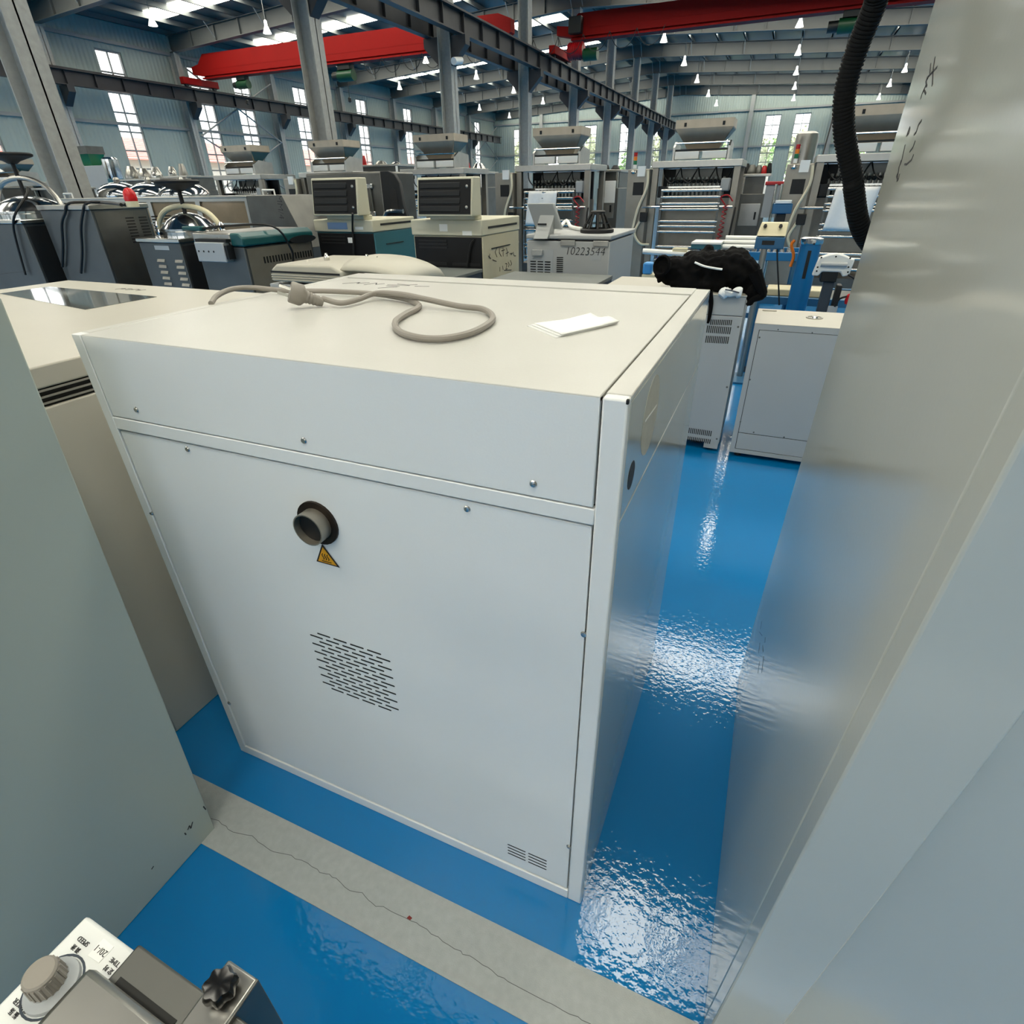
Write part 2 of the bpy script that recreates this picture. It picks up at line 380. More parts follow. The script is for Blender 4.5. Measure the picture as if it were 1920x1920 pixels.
for k,x in enumerate((-22.6,-16.4,-3.9,2.4)):
    t_ = thing('wind_post', 'slim grey steel post on the far end wall, %s from the left' % ['first','second','third','fourth'][k], 'post', (x,Y1-.25,0), 'end wall posts')
    B(x-.15,x+.15,Y1-.35,Y1-.15,0,roof_z(x)-.02).build('shaft','beam_grey',t_,smooth=False); B(x-.2,x+.2,Y1-.42,Y1-.12,0,.025).build('base_plate','rail_black',t_)
# cross bracing between two wall columns
for k,ya in enumerate((23.5,53.5)):
    t_ = thing('cross_brace', ['steel cross bracing in front of the paired windows','steel cross bracing at the far end of the window wall'][k], 'bracing', (XL+.45,ya+3,1.4))
    for zz in ((1.4,3.9),(3.9,6.6)):
        MB().cyl((XL+.45,ya+.25,zz[0]),(XL+.45,ya+5.75,zz[1]),.04,n=6).build('brace_rod','beam_grey',t_)
        MB().cyl((XL+.5,ya+.25,zz[1]),(XL+.5,ya+5.75,zz[0]),.04,n=6).build('brace_rod','beam_grey',t_)
# crane runways with brackets
def runway(x, label, bsign, ys):
    t_ = thing('crane_runway', label, 'crane rail', (x,20,5.2))
    mb = MB(); mb.box(x-.012,x+.012,Y0+.3,Y1-.6,5.25,5.72); mb.box(x-.15,x+.15,Y0+.3,Y1-.6,5.70,5.74); mb.box(x-.11,x+.11,Y0+.3,Y1-.6,5.22,5.255)
    mb.build('runway_beam','rail_black',t_,smooth=False)
    B(x-.035,x+.035,Y0+.3,Y1-.6,5.74,5.80).build('rail','rail_black',t_,smooth=False)
    s0 = B(x-.10,x+.10,5.5-.012,5.5+.012,5.255,5.70).build('stiffener_plate','rail_black',t_,smooth=False)
    for q in range(1,44): inst(s0,t_,(0,1.2*q,0))
    for y in ys:
        xw = x+bsign*(.55 if abs(bsign) == 1 else .4)
        MB().prism([(x-bsign*.18,y-.14,5.22),(x+bsign*.30,y-.14,5.22),(x+bsign*.30,y-.14,4.55),(x-bsign*.18,y-.14,5.0)],(0,.28,0)).build('bracket','rail_black',t_,smooth=False)
yc = [y for y in FR if -1 < y < Y1-1]
runway(XC-.5,'dark crane runway beam on the left side of the middle columns',1,yc)
runway(XC+.5,'dark crane runway beam on the right side of the middle columns',-1,yc)
runway(XL+.95,'dark crane runway beam along the window wall',-1,[y for y in FR if 10 < y < Y1-1])
# bridge cranes
def girder(name, label, y, x0, x1, zb, zt):
    t_ = thing(name, label, 'crane', ((x0+x1)/2,y,zb))
    hw = .19
    MB().prism([(x0+.45,y-hw,zb+.12),(x1-.6,y-hw,zb+.12),(x1-.2,y-hw,zb+.35),(x1-.2,y-hw,zt-.18),(x1-.7,y-hw,zt),(x0+.75,y-hw,zt),(x0+.35,y-hw,zt-.35),(x0-.1,y-hw,zb+.50),(x0-.1,y-hw,zb+.22)],(0,2*hw,0)).build('girder','crane_red',t_,smooth=False)
    B(x0+.5,x1-.7,y-.24,y+.24,zb,zb+.06).build('lower_flange','crane_red',t_,smooth=False)
    B(x0+.5,x1-.7,y-.10,y+.10,zb+.06,zb+.12).build('flange_web','crane_red',t_,smooth=False)
    B(x0+1.2,x1-.9,y-hw-.006,y-hw,zb+.34,zb+.38).build('weld_seam','crane_red',t_,smooth=False)
    for xe in (x0,x1):
        e = B(xe-.13,xe+.13,y-1.0,y+1.0,5.88,6.15).build('end_carriage','crane_red',t_,bevel=.02)
        for yy in (y-.8,y+.8): MB().cyl((xe-.06,yy,5.89),(xe+.06,yy,5.89),.10,n=14).build('wheel','rail_black',e)
    return t_
def hoist(parent, x, y, z, big=1.0):
    h = MB().cyl((x-.35*big,y,z-.35*big),(x+.35*big,y,z-.35*big),.19*big,n=16).build('hoist_drum','hoist_green',parent)
    B(x-.28*big,x+.28*big,y-.16*big,y+.16*big,z-.18*big,z).build('trolley','hoist_black',h,smooth=False)
    MB().cyl((x-.62*big,y,z-.35*big),(x-.35*big,y,z-.35*big),.14*big,n=12).build('hoist_motor','hoist_black',h)
    MB().cyl((x,y,z-.5*big),(x,y,z-1.05*big),.012,n=6).lathe([(.02,0),(.07,.03),(.07,.16),(.02,.2)],(x,y,z-1.2*big),10).build('hook_block','hoist_black',h)
g1 = girder('bridge_crane','red bridge crane girder over the left bay of the hall',24.0,XL+.95,XC-.5,6.1,7.02)
hoist(g1,PY(455,150,24).x,24,6.1,.9); hoist(g1,PY(648,128,24).x,24,6.1,1.1)
xx = PY(660,135,24).x
for k in range(13):
    a = xx+.8+k*.95
    MB().tube([(a,23.72,6.12),(a+.2,23.72,5.75),(a+.47,23.72,5.62),(a+.75,23.72,5.75),(a+.95,23.72,6.12)],.012,n=5,sub=3).build('festoon_cable','black',g1)
g2 = girder('bridge_crane','red bridge crane girder over the right bay of the hall',26.0,XC+.5,XR-.95,6.35,7.15)
hoist(g2,PY(1598,40,26).x,26,6.38,1.15)
h = MB().cyl((-8.75,25.7,6.0),(-8.15,25.7,6.0),.26,n=16).build('hoist_drum','red_plastic',g2)
mb = MB()
for k in range(7): mb.ring((-8.72+k*.085,25.7,6.0),(-8.69+k*.085,25.7,6.0),.29,.25,14)
mb.build('rope_turns','hose_red',h); MB().cyl((-8.1,25.6,5.85),(-7.55,25.6,5.85),.2,n=14).build('hoist_motor','hoist_green',h)
B(-8.7,-8.2,25.4,25.7,6.5,7.0).build('control_cabinet','hoist_black',g2,bevel=.02)
# tie wires / pendant cable
t_ = tag(MB().tube([PY(1598,60,26),PY(1575,170,25),PY(1540,300,23)],.022,n=6,sub=6).build('pendant_cable','black'),'thin black pendant cable hanging from the right crane hoist','cable')
# high-bay lamps, all hung at one height
lp = [(285,40),(500,55),(798,112),(749,163),(893,143),(963,170),(899,203),(1018,191),(955,218),(1245,72),(1283,117),(1307,150),(1328,177),(1343,195),(1500,43),(1497,97),(1493,135),(1490,163),(1488,185),(1697,130),(1668,158),(1648,183)]
lamp0 = None
def lamp(at):
    t_ = thing('high_bay_lamp','','lamp',at,'high bay lamps under the roof'); x,y,z = at
    K = .58; sc = lambda pr: [(a*K,b*K) for a,b in pr]
    MB().lathe(sc([(.10,-.02),(.12,.0),(.27,-.38),(.275,-.40),(.25,-.38),(.09,-.03)]),(x,y,z+.1),18).build('reflector','lamp_body',t_)
    MB().lathe(sc([(.09,0),(.11,.05),(.10,.26),(.05,.32)]),(x,y,z+.1),14).build('ballast_housing','lamp_body',t_)
    MB().lathe(sc([(.02,.02),(.08,-.02),(.09,-.14),(.06,-.24),(.01,-.27)]),(x,y,z+.06),12).build('bulb','lamp_glow',t_)
    MB().cyl((x,y,z+.26),(x,y,roof_z(x)+PT+.203),.012,n=6).build('hanging_rod','beam_grey',t_)
    return t_
rows = {}
for k,q in enumerate(lp):
    p = PZ(q[0],q[1],7.0)
    rk = 'window side' if p.x < -21 else 'left bay' if p.x < -14 else 'bay beside the middle columns' if p.x < -9.7 else 'row right of the middle columns' if p.x < -4 else 'row over the right aisle' if p.x < 2 else 'rightmost row'
    rows[rk] = rows.get(rk,0)+1
    t_ = lamp((p.x,p.y,p.z)); t_['label'] = 'white bell shaped high bay lamp, %s in the %s' % (ORD[rows[rk]-1], rk)
# ================================================================== FOREGROUND
# ---- the white cabinet in the middle, seen from its service side
CW, CD, CH = 1.086, .903, 1.25
cab = thing('equipment_cabinet','white steel equipment cabinet with exhaust stub and vent slots, in the middle','cabinet',(-CW/2,CD/2,0))
B(-CW+.002,-.002,.012,CD-.002,.004,CH-.008).build('body','gap',cab,smooth=False)
# outer skin: side sheets, stiles and rails around the two service panels
MB().box(-CW,-CW+.006,.0202,CD,0,CH-.0095).build('side_sheet','paint',cab,bevel=.0015)
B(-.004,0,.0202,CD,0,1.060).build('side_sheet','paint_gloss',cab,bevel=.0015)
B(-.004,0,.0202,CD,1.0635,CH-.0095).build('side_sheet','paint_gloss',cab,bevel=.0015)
B(-CW+.004,-.002,CD-.006,CD,0,CH-.01).build('rear_sheet','paint',cab,smooth=False)
B(-CW,-1.0605,0,.02,0,CH-.0005).build('stile','paint',cab,bevel=.0015)
B(-.0335,0,0,.02,0,CH-.0005).build('stile','paint',cab,bevel=.003)
B(-1.0605,-.0335,0,.02,1.058,1.0845).build('rail','paint',cab,bevel=.0015)
B(-1.0605,-.0335,0,.02,0,.034).build('rail','paint',cab,bevel=.0015)
up = B(-1.058,-.0365,.0008,.016,1.0868,CH-.001).build('upper_panel','paint',cab,bevel=.0015)
lo = B(-1.0575,-.0365,.003,.016,.0375,1.0535).build('lower_panel','paint',cab,bevel=.0015)
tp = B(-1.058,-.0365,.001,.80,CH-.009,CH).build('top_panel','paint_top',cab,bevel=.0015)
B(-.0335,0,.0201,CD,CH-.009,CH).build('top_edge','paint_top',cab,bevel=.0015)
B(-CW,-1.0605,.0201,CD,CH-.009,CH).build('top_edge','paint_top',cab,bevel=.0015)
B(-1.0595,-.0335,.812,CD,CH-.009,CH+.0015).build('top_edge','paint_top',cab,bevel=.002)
def screw(x,z,y,par): return MB().lathe([(.006,0),(.006,.001),(.0045,.0028),(.001,.0034)],(x,y,z),12,(0,-1,0)).build('screw','screw',par)
for q in [(256,768),(570,826),(1000,907)]: p = PY(*q,.0008); screw(p.x,p.z,.0008,up)
for q in [(352,842),(876,954),(284,962),(1095,1189),(430,1318),(1067,1587)]: p = PY(*q,.003); screw(p.x,p.z,.003,lo)
# exhaust stub
ex, ez = -.562, .941
pipe = MB().ring((ex,.003,ez),(ex,-.002,ez),.046,.030,28).build('exhaust_flange','soot',cab)
MB().ring((ex,.003,ez),(ex,-.028,ez),.033,.0305,28).build('exhaust_pipe','steel_warm',pipe); MB().cyl((ex,.002,ez),(ex,-.014,ez),.0303,n=24).build('pipe_bore','black',pipe)
# hot-surface triangle
a,b_,c = PY(604,1020,.002),PY(594,1052,.002),PY(637,1064,.002)
st = MB().prism([a,b_,c],(0,-.0008,0)).build('warning_sticker','sticker_black',cab,smooth=False)
g = (a+b_+c)/3; ins = [g+(q-g)*.80 for q in (a,b_,c)]
MB().prism([q+Vector((0,-.0008,0)) for q in ins],(0,-.0004,0)).build('sticker_face','sticker_yellow',st,smooth=False)
ls = []
for k in range(3):
    x = g.x-.006+.006*k; ls.append([(x+.002*math.sin(j*1.3),.0008,g.z-.005+j*.0028) for j in range(6)])
ls.append([(g.x-.011,.0008,g.z-.009),(g.x+.012,.0008,g.z-.009)])
MB().strokes(ls,.0018,(0,-1,0),.0006).build('hot_surface_symbol','sticker_black',st,smooth=False)
# staggered vent slots
def slot_mesh(w,h,par,x,z,name='vent_slot'):
    pts = []; r = h/2
    for k in range(7): an = math.pi/2+math.pi*k/6; pts.append((x-w/2+r+r*math.cos(an),.0029,z+r*math.sin(an)))
    for k in range(7): an = -math.pi/2+math.pi*k/6; pts.append((x+w/2-r+r*math.cos(an),.0029,z+r*math.sin(an)))
    return MB().prism(pts,(0,-.0004,0)).build(name,'gap',par,smooth=False)
s0 = None
for rr in range(15):
    nn = 4 if rr % 2 == 0 else 5
    for k in range(nn):
        x = (-.6215 if nn == 4 else -.6445) + k*.0445; z = .6355-rr*.01245
        if s0 is None: s0 = slot_mesh(.036,.0040,lo,x,z); sx,sz = x,z
        else: inst(s0,lo,(x-sx,0,z-sz))
s1 = slot_mesh(.047,.0034,lo,-.166,.1185); 
for k in range(4):
    for j in range(2):
        if k or j: inst(s1,lo,(.0535*j,0,-.0125*k))
# right-hand side: hole, sticker residue
MB().cyl((.0,.071,1.113),(.0006,.071,1.113),.022,n=20).build('cable_hole','black',cab)
MB().lathe([(.064,0),(.064,.0005)],(.0,.185,1.165),30,(1,0,0)).build('sticker_residue','residue',cab)
MB().strokes([[(.0005,.14,1.172),(.0005,.235,1.166)]],.003,(1,0,0),.0003).build('scratch','paper',cab,smooth=False)
B(-.003,.0006,-.0006,.005,CH-.006,CH+.0004).build('chipped_corner','gap',cab,bevel=.001)
# pen marks on the top
ls = [[(-.99,.70),(-.955,.735),(-.95,.715),(-.925,.74)],[(-.915,.70),(-.90,.74),(-.885,.715),(-.87,.735)],[(-.84,.70),(-.80,.705)],[(-.85,.72),(-.78,.725)],[(-.83,.74),(-.79,.735),(-.77,.75)],[(-.80,.695),(-.84,.66)],[(-.76,.72),(-.72,.73)]]
MB().strokes([[(x,y,CH) for x,y in q] for q in ls],.0035,(0,0,1),.0004).build('pen_marks','ink',tp,smooth=False)
# ---- power cord and plug lying on top
r = .0062
pl = thing('power_cord','grey power cord with three-pin plug lying in a loop on the white cabinet','power cord',tuple(PZ(790,600,CH)))
path = [(608,571,.010),(640,574,.004),(672,568,.005),(708,560,.010),(755,566,.014),(800,574,.012),(860,580,.004),(905,585,.003),(924,597,.001),(915,612,.001),(880,630,.001),(830,640,.001),(785,638,.001),(750,626,.001),(742,608,.001),(760,593,.001),(782,582,.001),(785,574,.001),(760,564,.002),(700,556,.004),(620,551,.004),(540,550,.004),(480,549,.010),(440,553,.012),(410,561,.006),(396,568,-.004)]
MB().tube([PZ(x,y+3,CH)+Vector((0,0,r+z)) for x,y,z in path],r,n=10,sub=6).build('cable','cord_grey',pl)
p0 = PZ(604,575,CH)+Vector((0,0,.010)); ax = Vector((-.64,-.66,.40)).normalized()
hd = MB().lathe([(.0,.0),(.008,.0),(.010,.006),(.0125,.034),(.015,.040),(.022,.046),(.0235,.050),(.0235,.070),(.022,.073),(.0,.073)],p0-ax*.004,24,ax).build('plug_body','plug_grey',pl)
nrm = ax; u = Vector((0,0,1)).cross(ax).normalized(); v_ = ax.cross(u)
fc = p0+ax*.069
for k,(du,dv,rot) in enumerate(((-.0085,.006,.5),(.0085,.006,-.5),(0,-.010,0))):
    c = fc+u*du+v_*dv; w1 = (u*math.sin(rot)+v_*math.cos(rot))
    if k == 2: w1 = v_
    w2 = ax.cross(w1); Q = [c+w1*.003*a_+w2*.0008*b2 for a_,b2 in ((-1,-1),(1,-1),(1,1),(-1,1))]
    MB().hexa(Q+[q+ax*.024 for q in Q]).build('prong','steel_bright',hd,smooth=False)
for k in range(4): MB().ring(p0+ax*(.006+.008*k),p0+ax*(.010+.008*k),.0116+.0008*k,.006,16).build('strain_relief_rib','cord_grey',hd)
# ---- folded tissue
tq = [PZ(988,611,CH),PZ(1043,634,CH),PZ(1158,608,CH),PZ(1100,597,CH)]
tis = thing('paper_napkin','folded white paper napkin lying on the white cabinet top','napkin',tuple(sum(tq,Vector())/4))
for k in range(3):
    mb = MB(); N = 8; V = []
    c0 = sum(tq,Vector())/4
    for i in range(N+1):
        for j in range(N+1):
            u_,w_ = i/N,j/N; p = tq[0].lerp(tq[3],u_).lerp(tq[1].lerp(tq[2],u_),w_); p = c0+(p-c0)*(1-.03*k)+Vector((.004*k,.002*k,0))
            p.z = CH+.0008+.0022*k+(.003+.0018*k)*max(0,u_-.55)*2.2*(.6+.4*math.sin(9*w_+k)); V.append(p)
    F = [(i*(N+1)+j,(i+1)*(N+1)+j,(i+1)*(N+1)+j+1,i*(N+1)+j+1) for i in range(N) for j in range(N)]
    mb.add(V,F); o = mb.build('paper_layer','paper',tis); so = o.modifiers.new('s','SOLIDIFY'); so.thickness = .0009
# ---- tall glossy cabinet at the right edge
X = .296
rc = thing('tall_cabinet','tall glossy white cabinet filling the right edge of the picture','cabinet',(.70,.37,0))
H = 2.05; yf = lambda z: -.145-.075*z if z < 1.4 else -.145-.075*z; yb = lambda z: .905-.105*z
def side(x0,x1,d0=0,d1=0,z0=0.0,z1=H): return [(x0,yf(z0)+d0,z0),(x1,yf(z0)+d0,z0),(x1,yb(z0)+d1,z0),(x0,yb(z0)+d1,z0),(x0,yf(z1)+d0,z1),(x1,yf(z1)+d0,z1),(x1,yb(z1)+d1,z1),(x0,yb(z1)+d1,z1)]
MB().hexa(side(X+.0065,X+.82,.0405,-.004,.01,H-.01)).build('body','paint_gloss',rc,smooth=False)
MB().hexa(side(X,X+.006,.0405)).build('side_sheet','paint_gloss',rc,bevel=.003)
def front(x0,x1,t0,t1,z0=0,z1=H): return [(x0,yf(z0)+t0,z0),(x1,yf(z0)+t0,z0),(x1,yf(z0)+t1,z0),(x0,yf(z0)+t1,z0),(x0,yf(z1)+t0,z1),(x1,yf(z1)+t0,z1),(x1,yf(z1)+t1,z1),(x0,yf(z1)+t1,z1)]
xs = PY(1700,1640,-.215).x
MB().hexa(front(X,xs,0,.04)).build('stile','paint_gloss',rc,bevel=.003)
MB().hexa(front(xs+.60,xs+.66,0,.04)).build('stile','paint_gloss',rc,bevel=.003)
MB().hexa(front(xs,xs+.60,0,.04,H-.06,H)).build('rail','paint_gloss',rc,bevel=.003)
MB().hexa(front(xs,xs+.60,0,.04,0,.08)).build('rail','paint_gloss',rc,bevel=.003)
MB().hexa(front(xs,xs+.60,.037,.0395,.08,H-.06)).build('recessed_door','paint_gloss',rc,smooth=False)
# handwriting and scuffs on its side
def onside(pl_): return [PX(x,y,X-.0002) for x,y in pl_]
hw = [[(1753,108),(1750,128),(1748,160)],[(1757,126),(1746,138),(1738,146)],[(1745,120),(1743,142)],[(1740,146),(1736,152),(1738,162)],[(1736,160),(1728,178),(1726,186)],[(1732,168),(1736,176)],
      [(1728,226),(1722,234),(1718,248),(1714,252)],[(1706,238),(1702,248),(1700,254),(1704,250),(1706,240)],[(1716,264),(1712,276),(1706,284)],[(1697,272),(1693,290),(1690,304),(1687,310),(1690,300)],[(1713,290),(1709,300),(1700,308),(1696,308)],[(1686,312),(1684,326),(1682,340)],[(1685,322),(1681,330),(1684,338),(1687,326)]]
MB().strokes([onside(q) for q in hw],.0030,(-1,0,0),.0004).build('handwriting','ink',rc,smooth=False)
sc = [[(1428,1165),(1426,1180)],[(1424,1185),(1429,1192)],[(1435,1195),(1434,1205)],[(1425,1205),(1422,1225)],[(1432,1230),(1428,1262)],[(1424,1240),(1421,1262)],[(1430,1210),(1431,1222)]]
MB().strokes([onside(q) for q in sc],.0016,(-1,0,0),.0004).build('scuff_marks','ink',rc,smooth=False)
# ---- black corrugated hose hanging behind it
hp = [(.36,.99,1.33),(.30,.93,1.39),(.262,.90,1.47)]
hpx = [(1600,340,.90),(1583,250,.88),(1585,170,.86),(1608,90,.84),(1640,10,.81),(1665,-60,.78)]
pts = [Vector(q) for q in hp]+[PY(x,y,yy) for x,y,yy in hpx]
pts.append(pts[-1]+Vector((.06,-.02,.12))); pts.append(pts[-1]+Vector((.10,0,.02))); pts.append(pts[-1]+Vector((.06,.02,-.10))); 
hs = thing('corrugated_hose','black corrugated hose arching out from behind the tall right cabinet','hose',tuple(pts[1]))
cu = MB().tube(pts,.0185,n=14,sub=26)
cu.build('hose_tube','rubber',hs)
mb = MB(); P2 = []
def cat(P,sub):
    q = []; P = [P[0]*2-P[1]]+P+[P[-1]*2-P[-2]]
    for i in range(1,len(P)-2):
        for k in range(sub):
            t = k/sub; a,b2,c_,d = P[i-1],P[i],P[i+1],P[i+2]; q.append(.5*((2*b2)+(c_-a)*t+(2*a-5*b2+4*c_-d)*t*t+(3*b2-a-3*c_+d)*t**3))
    return q
cc = cat(pts,400); acc = 0
for i in range(1,len(cc)-1):
    acc += (cc[i]-cc[i-1]).length
    if acc > .0068:
        acc = 0; t = (cc[i+1]-cc[i-1]).normalized(); mb.ring(cc[i]-t*.0017,cc[i]+t*.0017,.0205,.0175,14)
o = mb.build('hose_ribs','rubber',hs); o['kind'] = 'stuff'
# ---- white-grey cabinet at the left edge, shade put into its paint colour
X = -.962
lc = thing('tall_cabinet','shaded white grey cabinet side filling the lower left of the picture','cabinet',(-1.35,-.75,0))
MB().hexa([(X-.75,-1.5,.0),(X,-1.5,.0),(X,-.208,.0),(X-.75,-.208,.0),(X-.75,-1.5,1.345),(X,-1.5,1.345),(X,-.144,1.345),(X-.75,-.144,1.345)]).build('body','paint_left_shade',lc,bevel=.003)
MB().hexa([(X-.75,-1.5,1.345),(X,-1.5,1.345),(X,-.144,1.345),(X-.75,-.144,1.345),(X-.75,-1.5,1.36),(X,-1.5,1.36),(X,-.143,1.36),(X-.75,-.143,1.36)]).build('top_sheet','paint_left_shade',lc,bevel=.002)
sc = [[(352,1556),(355,1548),(358,1553),(361,1541)],[(346,1562),(349,1565)],[(284,1630),(288,1624)],[(381,1512),(386,1518)]]
MB().strokes([[PX(x,y,X+.0003) for x,y in q] for q in sc],.003,(1,0,0),.0004).build('scuff_marks','ink',lc,smooth=False)
# ---- white bench machine with glass lid panel, left of the middle cabinet
X = -1.33; Z = 1.152
lb = thing('bench_machine','low white machine with a glass panel in its lid, left of the middle cabinet','machine',(-1.9,.5,0))
pb = PZ(0,512,Z); pr = PZ(395,543,Z)
YB = pr.y
x0 = -2.75
B(x0,X,-.03,YB,.0,1.062).build('body','paint_cream',lb,bevel=.004)
B(x0,X-.012,-.02,YB-.01,1.062,1.104).build('recess','gap',lb,smooth=False)
for z in (1.068,1.082,1.096): B(x0,X-.004,-.024,YB-.004,z,z+.005).build('trim_strip','steel',lb,smooth=False)
lid = B(x0,X,-.03,YB,1.104,Z).build('lid','paint_cream',lb,bevel=.004)
q4 = [PZ(0,551,Z),PZ(92,538,Z),PZ(294,557,Z),PZ(160,581,Z)]
MB().prism([p+Vector((0,0,.0004)) for p in q4],(0,0,.0012)).build('glass_panel','dark_glass',lid,smooth=False)
a = PZ(238,544,Z); d1 = (PZ(262,545,Z)-a).normalized()
MB().strokes([[a+Vector((.02*k-.07,.0+.012*(k%3),.0002)),a+Vector((.02*k-.05,.03-.01*(k%2),.0002))] for k in range(7)],.006,(0,0,1),.0004).build('pen_marks','ink',lid,smooth=False)
MB().strokes([[PZ(-40,518,Z),PZ(58,508,Z)]],.006,(0,0,1),.0005).build('lid_seam','gap',lid,smooth=False)
# ---- shaker on its stand, lower left corner (upside down to the viewer)
Z = .90
o_ = PZ(162,1715,Z); ex_ = (PZ(250,1780,Z)-o_); ey_ = (PZ(0,1872,Z)-o_)
ux = Vector((ex_.x,ex_.y,0)).normalized(); uy = Vector((-ux.y,ux.x,0)); uy = uy if uy.dot(ey_) > 0 else -uy
sh = thing('laboratory_shaker','white laboratory shaker with grey knob and steel clamp in the lower left corner','shaker',tuple(o_+Vector((0,0,-.12))))
def S(u_,v_,z): return o_+ux*u_+uy*v_+Vector((0,0,z-Z))
def sbox(u0,u1,v0,v1,z0,z1): return MB().hexa([S(u0,v0,z0),S(u1,v0,z0),S(u1,v1,z0),S(u0,v1,z0),S(u0,v0,z1),S(u1,v0,z1),S(u1,v1,z1),S(u0,v1,z1)])
sbox(0,.24,0,.30,Z-.11,Z).build('housing','white_plastic',sh,bevel=.003)
def uv(px,py,z): d = PZ(px,py,z)-o_; return d.dot(ux), d.dot(uy)
ku,kv = uv(92,1842,Z+.008)
kn = MB().lathe([(.0205,0),(.020,.004),(.0165,.006),(.0145,.009)],S(ku,kv,Z),28).build('knob_skirt','grey_plastic',sh)
mb = MB().lathe([(.0135,.006),(.0125,.026),(.011,.0275),(.001,.0275)],S(ku,kv,Z),28); 
for k in range(20):
    an = 2*math.pi*k/20; cpt = S(ku,kv,Z)+Vector((math.cos(an)*.0132,math.sin(an)*.0132,0)); mb.cyl(cpt+Vector((0,0,.007)),cpt+Vector((0,0,.024))-Vector((math.cos(an)*.0007,math.sin(an)*.0007,0)),.0011,n=5)
mb.build('knob','cord_grey',kn)
MB().ring(S(ku,kv,Z),S(ku,kv,Z+.0006),.0232,.0215,28).build('dial_ring','navy_side',sh)
def stx(body,px,py,size,mt='ink'):
    u_,v2 = uv(px,py,Z); d = (PZ(px-10,py-16,Z)-PZ(px,py,Z)).normalized()
    text(body,mt,size,S(u_,v2,Z+.0004),-ux,uy,sh)
stx('SPEED',157,1765,.0052); stx('调 速',143,1779,.0046)
stx('TIME',216,1804,.0052); stx('定 时',204,1818,.0046)
stx('SHAKER',40,1886,.0052); stx('振 荡',27,1900,.0046)
u_,v2 = uv(190,1783,Z); a_ = (PZ(165,1792,Z),PZ(195,1760,Z),PZ(214,1776,Z),PZ(186,1806,Z))
lb2 = MB().prism([p+Vector((0,0,.0003)) for p in a_],(0,0,.0004)).build('paper_label','label_white',sh,smooth=False)
dd = PZ(200,1778,Z)-PZ(184,1792,Z); nn_ = Vector((0,0,1)).cross(dd.normalized())
text('20/-1','ink',.0070,S(u_,v2,Z+.001),-ux,uy,sh,weight=-.0001)
# steel tray and side rail on top
t1 = [uv(167,1806,Z+.03),uv(322,1925,Z+.03)]
tu,tv = uv(167,1806,Z+.03)
tray = MB().hexa([S(tu,tv,Z+.006),S(tu+.20,tv,Z+.006),S(tu+.20,tv+.26,Z+.006),S(tu,tv+.26,Z+.006),S(tu,tv,Z+.03),S(tu+.20,tv,Z+.03),S(tu+.20,tv+.26,Z+.03),S(tu,tv+.26,Z+.03)]).build('platform','steel',sh,bevel=.006)
ru,rv = uv(264,1772,Z+.012); 
rail = sbox(ru-.003,ru+.16,rv,rv+.034,Z-.10,Z+.012).build('side_rail','steel_dark',sh,bevel=.002)
sbox(ru+.006,ru+.075,rv+.022,rv+.0335,Z+.0118,Z+.0125).build('rail_slot','gap',sh,smooth=False)
bu,bv = uv(425,1855,Z+.02)
br = sbox(bu-.017,bu+.017,bv-.016,bv+.10,Z+.0130,Z+.018).build('clamp_plate','steel',sh,bevel=.002)
sbox(bu+.013,bu+.018,bv-.016,bv+.02,Z-.14,Z+.0175).build('clamp_leg','steel_dark',br,bevel=.001)
kc = S(bu-.002,bv+.002,Z+.018); pr_ = []
mb = MB(); N = 42
for h_,sc_ in ((0,.55),(.004,.8),(.006,1),(.013,1),(.016,.86),(.017,.4)):
    pr_.append([kc+Vector((math.cos(2*math.pi*k/N)*.0125*sc_*(1+.10*math.cos(7*2*math.pi*k/N)),math.sin(2*math.pi*k/N)*.0125*sc_*(1+.10*math.cos(7*2*math.pi*k/N)),h_)) for k in range(N)])
V = [p for r_ in pr_ for p in r_]; F = [(i*N+k,i*N+(k+1)%N,(i+1)*N+(k+1)%N,(i+1)*N+k) for i in range(5) for k in range(N)]+[tuple(range(N))[::-1],tuple(range(5*N,6*N))]
mb.add(V,F).build('star_knob','black_gloss',br)
# stand under the shaker (its top stays inside the shaker's own footprint)
stn = thing('instrument_stand','small grey steel stand under the laboratory shaker','stand',tuple(S(.12,.15,0)))
sbox(.02,.22,.03,.28,Z-.135,Z-.11).build('stand_top','paint_grey',stn,bevel=.003)
for u_ in (.04,.20):
    for v2 in (.05,.26): sbox(u_-.012,u_+.012,v2-.012,v2+.012,0,Z-.135).build('leg','paint_grey',stn)
#--SECTION3--
# ================================================================== MACHINES BEHIND
def prop(name,label,cat,mb,mt,bevel=0,group=None,**k): return tag(mb.build(name,mt,None,bevel=bevel,**k),label,cat,group)
def slots(par, n, axis_pts, step, mt='black', name='vent_slot'):
    s_ = axis_pts.build(name,mt,par,smooth=False)
    for k in range(1,n): inst(s_,par,Vector(step)*k)
    return s_
def cable(label,pts,r=.008,mt='black',sub=5,name='cable'): return prop(name,label,'cable',MB().tube(pts,r,n=6,sub=sub),mt)
